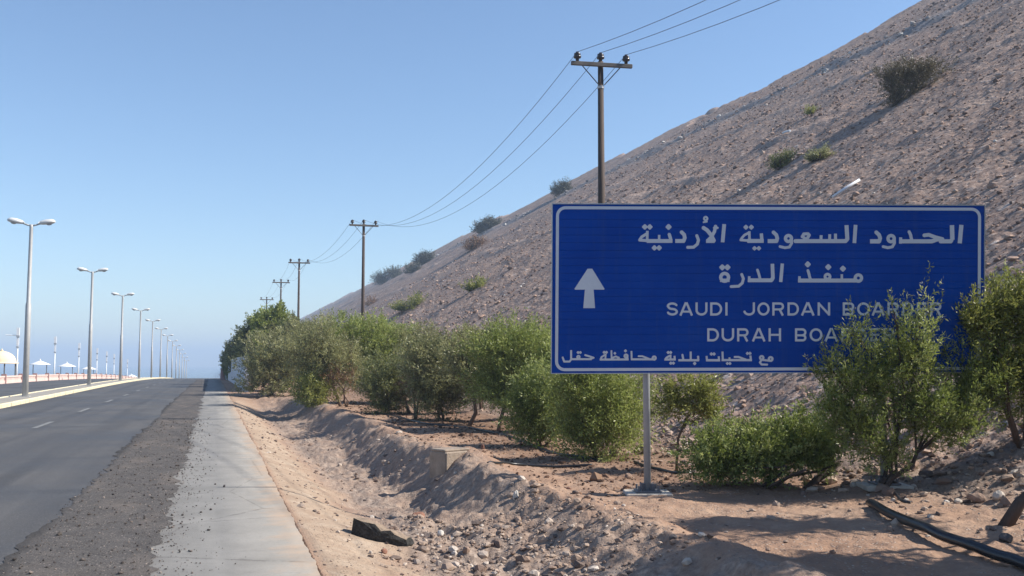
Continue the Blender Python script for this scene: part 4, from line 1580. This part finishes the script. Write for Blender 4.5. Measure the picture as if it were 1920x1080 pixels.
plant("feathery_tree", base, main_lobes, "bushy green tree with feathery upright shoots covering the sign's right end", "tree", None,
      M['leaf_main'], M['bark_dark'], 303, ntwig=1750, per=28, leaf=(.058, .014), stems=4, trunk_r=.035, spread=.22, up=.9, twig_len=.36, fork=.25, shell=.45)
base = ground_at(1918, 842)
plant("yellowish_tree", base, px_lobes(base, [(1795, 1862, 548, 650, -.2, .9), (1825, 1915, 530, 660), (1870, 1990, 520, 640), (1800, 1905, 630, 760), (1870, 1990, 630, 770), (1920, 2030, 600, 780)]), "yellow-green tree at the right edge, overlapping the sign's right end", "tree", None,
      M['leaf_yellow'], M['bark'], 304, ntwig=1800, per=28, leaf=(.062, .018), stems=3, trunk_r=.04, spread=.3, up=.8, twig_len=.40, shell=.48)
# tree whose leaning trunk enters at the right edge of the picture
base = ground_at(1880, 990)
bb = Vector(base)
tp = [bb + Vector((0, 0, -.05)), bb + CR * 0.18 + Vector((0, 0, .22)), bb + CR * 0.55 + Vector((0, 0, .55)), bb + CR * 1.1 - FH * .2 + Vector((0, 0, 1.1)), bb + CR * 1.8 - FH * .7 + Vector((0, 0, 1.9))]
cc = bb + CR * 2.3 - FH * 2.25
lob = [((cc.x + CR.x * q[0] + FH.x * q[1], cc.y + CR.y * q[0] + FH.y * q[1], cc.z + q[2]), q[3]) for q in
       [(0, 0, 2.6, (.9, .9, .8)), (.6, -.3, 3.6, (1.0, .8, .9)), (-.1, -.2, 4.4, (.9, .8, .8)), (.9, .1, 5.0, (.9, .8, .8)), (.3, -.4, 5.6, (.8, .7, .7)), (1.2, -.3, 2.9, (.8, .8, .8)), (-.2, .1, 3.5, (.7, .7, .7)), (-.3, 2.6, 3.2, (.8, .5, .7)), (-.1, 2.5, 4.3, (.8, .5, .7))]]
plant("leaning_tree", bb, lob, "tree whose dark bare trunk leans out over the right edge of the picture", "tree", None,
      M['leaf_main'], M['bark_dark'], 305, ntwig=2900, per=26, leaf=(.10, .036), stems=1, trunk_r=.06, up=.4, twig_len=.45, trunk_path=tp)
# fallen leaning dead trunk
a = ground_at(1512, 916)
b2 = a + CR * 0.52 + Vector((0, 0, 0.36)) + FH * .12
o = MB().tube([a + Vector((0, 0, -.03)), a.lerp(b2, .35) + Vector((0, 0, .01)), a.lerp(b2, .7) - Vector((0, 0, .015)), b2], [.062, .055, .05, .042], 9).build("fallen_log", M['bark_dark'], None, True, origin=a)
tag(o, "dark leaning dead trunk propped between the low bush and the feathery tree", "trunk")

# hillside plants
HG = "scrub scattered over the hillside"
hillp = [
    # base px, list of lobes, label, cat name, mat, ntwig, leaf
    ((1672, 205), [(1636, 1705, 122, 168, 0, .8), (1700, 1782, 110, 150, 0, .8), (1660, 1740, 112, 160), (1655, 1715, 155, 200), (1690, 1750, 140, 180, 0, .7)], "large dry brown acacia high on the right of the hillside", "acacia_tree", 'leaf_dry', 1100, .10),
    ((1520, 214), [(1509, 1532, 201, 217)], "tiny green tuft left of the large dry acacia", "hill_shrub", 'leaf_yellow', 60, .12),
    ((1462, 316), [(1442, 1475, 296, 321), (1462, 1490, 287, 305)], "dark green shrub on the slope above the sign, left of a paler one", "hill_shrub", 'leaf_dark', 160, .12),
    ((1532, 308), [(1512, 1540, 292, 312), (1530, 1558, 283, 300)], "yellowish green shrub on the slope above the sign, right of the dark one", "hill_shrub", 'leaf_olive', 150, .12),
    ((1052, 366), [(1034, 1056, 352, 368), (1048, 1070, 345, 360)], "small grey-green bush on the skyline just above the sign's left corner", "hill_shrub", 'leaf_scrub', 330, .28),
    ((905, 438), [(890, 918, 425, 438), (905, 936, 417, 428)], "flat-topped acacia on the skyline, highest of the lower ridge", "acacia_tree", 'leaf_scrub', 480, .4),
    ((885, 470), [(870, 900, 452, 471), (885, 908, 446, 460)], "round brown bush on the skyline below the flat-topped acacia", "hill_shrub", 'leaf_brown', 130, .32),
    ((792, 498), [(780, 800, 484, 498), (790, 812, 480, 492)], "dark green round bush on the skyline in the middle of the lower ridge", "hill_shrub", 'leaf_scrub', 390, .38),
    ((772, 512), [(764, 786, 502, 515)], "small olive bush on the skyline between two darker bushes", "hill_shrub", 'leaf_scrub', 180, .38),
    ((715, 534), [(700, 728, 516, 536), (722, 755, 508, 524)], "spreading dark acacia on the skyline right of the second utility pole", "acacia_tree", 'leaf_scrub', 540, .42),
    ((885, 552), [(874, 895, 543, 560), (890, 912, 533, 550)], "green and yellow shrub alone on the middle of the lower slope", "hill_shrub", 'leaf_yellow', 120, .22),
    ((765, 582), [(735, 765, 570, 592), (760, 800, 560, 582)], "yellow-green shrub low on the slope above the row trees", "hill_shrub", 'leaf_yellow', 150, .26),
    ((690, 575), [(683, 712, 556, 580)], "brownish shrub at the foot of the second utility pole", "hill_shrub", 'leaf_brown', 100, .26),
]
for i, (bp, lobes, lab, nm, lm, nt, lf) in enumerate(hillp):
    base = ground_at(*bp)
    plant(nm, base, px_lobes(base, [(q[0] - 2, q[1] + 2, q[2] - 5, q[3] - 1) + tuple(q[4:]) for q in lobes] if lm == 'leaf_scrub' else lobes, .9), lab, "shrub" if nm == "hill_shrub" else "tree", HG, M[lm], M['bark_dark'], 400 + i, ntwig=nt, per=22, leaf=(lf, lf * .28), stems=4 if nm == "hill_shrub" else 5,
          trunk_r=.06, spread=.4, up=.6, twig_len=lf * 6)

# ------------------------------------------------------------------ stones
def rock_mesh(size, seed, flat=0.7, sub=3):
    bm = bmesh.new()
    bmesh.ops.create_icosphere(bm, subdivisions=sub, radius=1.0)
    rng = random.Random(seed)
    planes = []
    for _ in range(9):
        v = Vector((rng.gauss(0, 1), rng.gauss(0, 1), rng.gauss(0, 1))).normalized()
        planes.append((v, rng.uniform(.62, .92)))
    for v in bm.verts:
        p = v.co.copy()
        for nrm, dd in planes:
            k = p.dot(nrm)
            if k > dd:
                p -= nrm * (k - dd) * 0.9
        p *= 1 + 0.05 * math.sin(p.x * 9 + seed) * math.sin(p.y * 8) + rng.uniform(-.015, .015)
        v.co = Vector((p.x * size[0], p.y * size[1], p.z * size[2]))
    me = bpy.data.meshes.new("rock")
    bm.to_mesh(me)
    bm.free()
    return me


rocks = [
    ((1178, 898), (.075, .06, .085), 'rock_brown', "brown upright stone on the sand just left of the sign post"),
    ((967, 944), (.06, .05, .09), 'rock_white', "chalky white stone standing on the rubble mound below the sign"),
    ((785, 982), (.13, .09, .06), 'rock_red', "flat red-brown stone in the ditch behind the broken slab"),
    ((826, 1006), (.07, .06, .065), 'rock_white', "cream block of stone in the ditch right of the broken slab"),
    ((1262, 1022), (.055, .05, .04), 'rock_dark', "small dark stone alone on the open sand"),
    ((1830, 945), (.15, .12, .09), 'rock_brown', "large rounded brown boulder on the right by the leaning trunk"),
    ((1796, 942), (.08, .07, .05), 'rock_pale', "pale stone touching the left of the large brown boulder"),
    ((1872, 945), (.10, .10, .10), 'rock_pale', "pale angular stone right of the large brown boulder"),
    ((1893, 803), (.11, .09, .06), 'rock_white', "bright white stone on the slope at the right edge"),
    ((1600, 918), (.06, .05, .05), 'rock_pale', "pale block of stone left of the feathery tree's foot"),
    ((1886, 1018), (.10, .09, .07), 'rock_dark', "dark round stone behind the thick black hose at right"),
    ((1535, 916), (.14, .08, .05), 'rock_brown', "brown flat stone under the leaning dead trunk"),
    ((905, 845), (.06, .05, .09), 'rock_red', "reddish stub of stone behind the concrete headwall"),
    ((945, 845), (.055, .05, .07), 'rock_brown', "brown stone right of the reddish stub behind the headwall"),
    ((1066, 915), (.055, .05, .04), 'rock_red', "small red stone on the shoulder of the rubble mound"),
    ((720, 1035), (.05, .04, .04), 'rock_red', "small red stone on the bank below the broken slab"),
    ((850, 1045), (.09, .06, .05), 'rock_pale', "long pale stone low in the ditch near the bottom of the picture"),
    ((930, 995), (.07, .07, .05), 'rock_dark', "dark stone in the shaded side of the rubble below the mound"),
    ((1700, 945), (.045, .04, .035), 'rock_pale', "small pale stone beside the short bent hose"),
    ((1775, 945), (.05, .05, .045), 'rock_white', "small white stone left of the pale stone by the boulder"),
    ((1858, 862), (.07, .06, .05), 'rock_white', "white stone on the stony slope above the brown boulder"),
]
for i, (bp, sz, mk, lab) in enumerate(rocks):
    p = ground_at(*bp)
    sz = tuple(q * .78 for q in sz)
    me = rock_mesh(sz, 500 + i)
    me.materials.append(M[mk])
    o = bpy.data.objects.new("stone", me)
    o.location = p + Vector((0, 0, sz[2] * .55))
    o.rotation_euler = (0, 0, i * 1.7)
    COL.objects.link(o)
    tag(o, lab, "stone", "single stones on the sand and in the ditch")


def scatter(name, pts, sizes, mats, seed, flat=.65):
    """Many small broken stones as one piece of ground cover."""
    rng = np.random.default_rng(seed)
    t = (1 + 5 ** .5) / 2
    iv = unit(np.array([(-1, t, 0), (1, t, 0), (-1, -t, 0), (1, -t, 0), (0, -1, t), (0, 1, t), (0, -1, -t), (0, 1, -t), (t, 0, -1), (t, 0, 1), (-t, 0, -1), (-t, 0, 1)], float))
    fi = np.array([(0, 11, 5), (0, 5, 1), (0, 1, 7), (0, 7, 10), (0, 10, 11), (1, 5, 9), (5, 11, 4), (11, 10, 2), (10, 7, 6), (7, 1, 8),
                   (3, 9, 4), (3, 4, 2), (3, 2, 6), (3, 6, 8), (3, 8, 9), (4, 9, 5), (2, 4, 11), (6, 2, 10), (8, 6, 7), (9, 8, 1)])
    n_ = len(pts)
    v = iv[None] * (1 + rng.uniform(-.34, .25, size=(n_, 12, 1)))
    sc = sizes[:, None, None] * np.stack([rng.uniform(.7, 1.35, n_), rng.uniform(.6, 1.1, n_), rng.uniform(.4, .9, n_)], 1)[:, None]
    v = v * sc
    a = rng.uniform(0, 6.28, n_)
    ca, sa = np.cos(a)[:, None], np.sin(a)[:, None]
    v = np.stack([v[..., 0] * ca - v[..., 1] * sa, v[..., 0] * sa + v[..., 1] * ca, v[..., 2]], -1)
    V = (v + pts[:, None]).reshape(-1, 3)
    Fc = (fi[None] + (np.arange(n_) * 12)[:, None, None]).reshape(-1, 3)
    tint = np.repeat(rng.uniform(0, 1, n_), 20)
    me = np_mesh(name, V, Fc, False, [("tint", 'FACE', tint)])
    return tag(link(name, me, mats), kind="stuff")


def stone_mix(name, stops):
    t = NT(name)
    c = t.ramp(t.attr("tint"), stops)
    c = t.mix(t.ramp(t.noise(14, 4, .6), [(.4, 0.0), (.7, .4)]), c, (0.16, .12, .10))
    return t.done(c, .92, t.bump(t.noise(40, 3), .4, .02), 0, .15)


M['scree'] = stone_mix("scree_stone", [(0, (.125, .088, .072)), (.4, (.285, .187, .14)), (.8, (.42, .288, .22)), (.98, (.48, .37, .30)), (1, (.70, .66, .60))])
M['rubble'] = stone_mix("ditch_rubble_stone", [(0, (.09, .075, .07)), (.35, (.24, .165, .125)), (.6, (.34, .25, .19)), (.9, (.42, .33, .26)), (1, (.56, .49, .42))])
M['grit'] = stone_mix("asphalt_grit", [(0, (.03, .028, .027)), (.6, (.08, .07, .062)), (.9, (.17, .14, .12)), (1, (.40, .34, .29))])

rng = np.random.default_rng(77)
# scree over the hillside: denser near, thinning with distance
nS = 42000
az = np.radians(rng.uniform(1, 45, nS))
rr = np.exp(rng.uniform(math.log(14), math.log(170), nS))
X = rr * np.sin(az)
Y = rr * np.cos(az)
ok = (X > foot(Y) - 0.6) & (T_HILL * (X - foot(Y)) < EYE + CREST_M * X - 0.5)
X, Y, rr = X[ok], Y[ok], rr[ok]
sz = (0.010 + 0.00055 * rr) * np.exp(rng.normal(0, .6, len(X)))
sz = np.minimum(sz, 0.22)
P = np.stack([X, Y, terrain(X, Y) + sz * .22], 1)
scatter("scree", P, sz, M['scree'], 78)
# rubble in and beside the ditch, thickest by the broken slab
nR = 3800
Y = rng.uniform(7.5, 30, nR) ** 1.0
Y = np.where(rng.uniform(size=nR) < .6, rng.uniform(8, 13.5, nR), Y)
X = rng.normal(3.1, .65, nR)
extra = rng.uniform(size=nR) < .07
X = np.where(extra, rng.uniform(1.2, 8.6, nR), X)
keep = (X > 1.3) & ((Y < 11.8) | (fbm(X * .9, Y * .9, 3, 66) > 0.12))
X, Y = X[keep], Y[keep]
sz = 0.010 * np.exp(rng.normal(0, .65, len(X))) * (1 + .03 * Y)
sz = np.minimum(np.where(rng.uniform(size=len(X)) < .05, sz * 1.8, sz), .065)
P = np.stack([X, Y, terrain(X, Y) + sz * .3], 1)
scatter("rubble", P, sz, M['rubble'], 79)
nB = 900
by = np.exp(rng.uniform(math.log(7.5), math.log(40), nB))
bx = rng.uniform(.9, 2.4, nB)
sz = 0.0075 * np.exp(rng.normal(0, .6, nB)) * (1 + .03 * by)
P = np.stack([bx, by, terrain(bx, by) + sz * .2], 1)
scatter("rubble", P, np.minimum(sz, .05), M['rubble'], 80)
# stony toe of the slope at the right
nT = 1500
ty = rng.uniform(8, 22, nT)
tx = foot(ty) + rng.normal(-.3, .9, nT)
sz = 0.028 * np.exp(rng.normal(0, .6, nT))
P = np.stack([tx, ty, terrain(tx, ty) + sz * .3], 1)
scatter("rubble", P, sz, M['rubble'], 81)
# loose grit on the broken shoulder
nG = 5200
gy = np.exp(rng.uniform(math.log(6), math.log(32), nG))
gx = np.where(rng.uniform(size=nG) < .72, rng.uniform(-1.6, -.35, nG), rng.normal(-.33, .20, nG))
sz = 0.0042 * np.exp(rng.normal(0, .5, nG)) * (1 + .02 * gy)
P = np.stack([gx, gy, np.where(gx < -.4, .016, .005) + sz * .3], 1)
scatter("grit", P, sz, M['grit'], 83)

nL = 5200
ly = np.exp(rng.uniform(math.log(12.5), math.log(48), nL))
lx = rng.normal(6.4, 1.25, nL)
okl = (lx > 4.4) & (lx < 9.3)
lx, ly = lx[okl], ly[okl]
sz = 0.012 * np.exp(rng.normal(0, .5, len(lx))) * (1 + .025 * ly)
P = np.stack([lx, ly, terrain(lx, ly) + sz * .2], 1)
M['litter'] = stone_mix("fallen_leaf_litter", [(0, (.05, .03, .02)), (.6, (.15, .08, .05)), (.92, (.26, .16, .10)), (1, (.42, .33, .26))])
scatter("leaf_litter", P, sz, M['litter'], 87)

# pale stones of the windrow along the upper hillside track
nW = 420
wy = rng.uniform(60, 330, nW)
wx = track_x(foot(wy), .487) + np.sin(wy * .05) + rng.normal(-.6, 1.0, nW)
sz = np.minimum(0.17 * np.exp(rng.normal(0, .45, nW)), .4)
P = np.stack([wx, wy, terrain(wx, wy) + sz * .3], 1)
M['windrow'] = stone_mix("windrow_stone", [(0, (.15, .145, .15)), (.6, (.30, .28, .27)), (1, (.70, .67, .62))])
scatter("windrow_stones", P, sz, M['windrow'], 85)

# ------------------------------------------------------------------ ditch objects
# concrete headwall block
p = ground_at(812, 922)
hb = at_depth(824, 884, 16.4)
zt = at_depth(824, 848, 16.4).z
zb_ = at_depth(824, 930, 16.4).z - .35
R_ = Matrix.Rotation(-YAW + math.radians(42), 3, 'Z')
ctr = Vector((hb.x, hb.y, (zt + zb_) / 2)) + FH * .30 + CR * .14
hwm = MB().bevel_box(ctr, (.50, .46, zt - zb_), .02, R_)
hwm.bevel_box(ctr + R_ @ Vector((.02, 0, (zt - zb_) / 2 + .018)), (.54, .40, .04), .012, R_)
o = hwm.build("headwall", M['headwall'], None, origin=(ctr.x, ctr.y, zb_))
tag(o, "dusty concrete culvert headwall block half buried in the ditch bank", "headwall")
# broken asphalt slab propped on the bank
d0 = depth_of(ground_at(712, 1020)) + 0.03
fr = [at_depth(px, py, d0) for (px, py) in [(663, 972), (678, 976), (690, 981), (703, 984), (716, 994), (730, 996), (742, 1002), (762, 1010), (766, 1022), (756, 1036), (738, 1033), (722, 1026), (706, 1022), (694, 1015), (678, 1012), (660, 1006)]]
rs = random.Random(12)
nf = len(fr)
rings = []
for k in range(5):
    u = k / 4
    rings.append([q + FH * (.26 * u) + CR * (.05 * u) + Vector((rs.uniform(-.012, .012), rs.uniform(-.012, .012), rs.uniform(-.014, .014) - .05 * u * u)) for q in fr])
mid = sum(fr, Vector()) / nf
inner = [q.lerp(mid, .35) - FH * .018 * rs.random() + Vector((rs.uniform(-.02, .02), 0, rs.uniform(-.012, .012))) for q in rings[0]]
vs = [v for r_ in rings for v in r_] + inner + [mid - FH * .02, sum(rings[-1], Vector()) / nf]
fs = [(k * nf + i, (k + 1) * nf + i, (k + 1) * nf + (i + 1) % nf, k * nf + (i + 1) % nf) for k in range(4) for i in range(nf)]
fs += [(5 * nf + i, i, (i + 1) % nf, 5 * nf + (i + 1) % nf) for i in range(nf)]
fs += [(6 * nf, 5 * nf + i, 5 * nf + (i + 1) % nf) for i in range(nf)]
fs += [(6 * nf + 1, 4 * nf + (i + 1) % nf, 4 * nf + i) for i in range(nf)]
o = MB().add(vs, fs).build("broken_slab", M['slab'], None, origin=fr[0])
tag(o, "dark broken slab of asphalt lying tilted on the ditch bank", "slab")


def hose(pxs, rad, lab, lift=None, name="hose"):
    pts = [ground_at(*q) for q in pxs]
    dense = []
    for i in range(len(pts) - 1):
        a0 = pts[max(i - 1, 0)]
        a1, a2 = pts[i], pts[i + 1]
        a3 = pts[min(i + 2, len(pts) - 1)]
        for k in range(6):
            u = k / 6
            q = 0.5 * ((2 * a1) + (a2 - a0) * u + (2 * a0 - 5 * a1 + 4 * a2 - a3) * u * u + (3 * a1 - a0 - 3 * a2 + a3) * u ** 3)
            q.z = gz(q.x, q.y) + rad * .8
            dense.append(q)
    q = pts[-1].copy()
    q.z += rad * .8
    dense.append(q)
    # a stiff hose bridges small hollows
    zs = [q.z for q in dense]
    for _ in range(3):
        zs = [max(zs[i], (zs[max(i - 1, 0)] + zs[min(i + 1, len(zs) - 1)]) / 2) for i in range(len(zs))]
    for q, z in zip(dense, zs):
        q.z = z
    if lift:
        for i, q in enumerate(dense):
            q.z += lift * math.sin(math.pi * i / (len(dense) - 1))
    o = MB().tube(dense, rad, 10).build(name, M['hose'], None, True, origin=dense[0])
    tag(o, lab, "hose")


hose([(1632, 958), (1680, 985), (1740, 1012), (1800, 1032), (1870, 1050), (1960, 1072)], .052, "thick black hose snaking over the sand at the lower right", .05)
hose([(1672, 926), (1682, 936), (1692, 950), (1708, 952)], .018, "short bent piece of hose right of the feathery tree's foot", .03)
hose([(700, 772), (780, 793), (850, 800), (920, 812), (985, 832), (1050, 855), (1120, 866)], .026, "black irrigation hose laid along the feet of the row trees")
hose([(915, 866), (935, 869), (960, 872), (1040, 876), (1110, 878)], .022, "thin black hose curving right from the concrete headwall")
hose([(1190, 872), (1230, 884), (1270, 893), (1300, 892)], .022, "black hose passing behind the sign post toward the low bush")

# white pipes lying on the hillside
for pa, pb, r_, lab in (((1561, 373), (1612, 344), .055, "long white pipe lying on the slope above the sign"),
                        ((1468, 262), (1482, 257), .07, "short white pipe piece higher up the slope")):
    a, b2 = ground_at(*pa), ground_at(*pb)
    o = MB().tube([a + Vector((0, 0, .14)), a.lerp(b2, .5) + Vector((0, 0, .16)), b2 + Vector((0, 0, .14))], r_, 8).build("pipe", M['lampwhite'], None, True, origin=a)
    tag(o, lab, "pipe")

# ------------------------------------------------------------------ haze
hz = NT("haze_air")
hz.t.nodes.remove(hz.b)
pv = hz.n("ShaderNodeVolumePrincipled")
pv.inputs["Color"].default_value = (0.60, 0.77, 1.0, 1)
pv.inputs["Density"].default_value = 0.0006
hz.link(pv.outputs[0], hz.out.inputs["Volume"])
o = MB().box((0, 0, 29), (11000, 11000, 88)).build("haze", hz.m)
tag(o, kind="stuff")
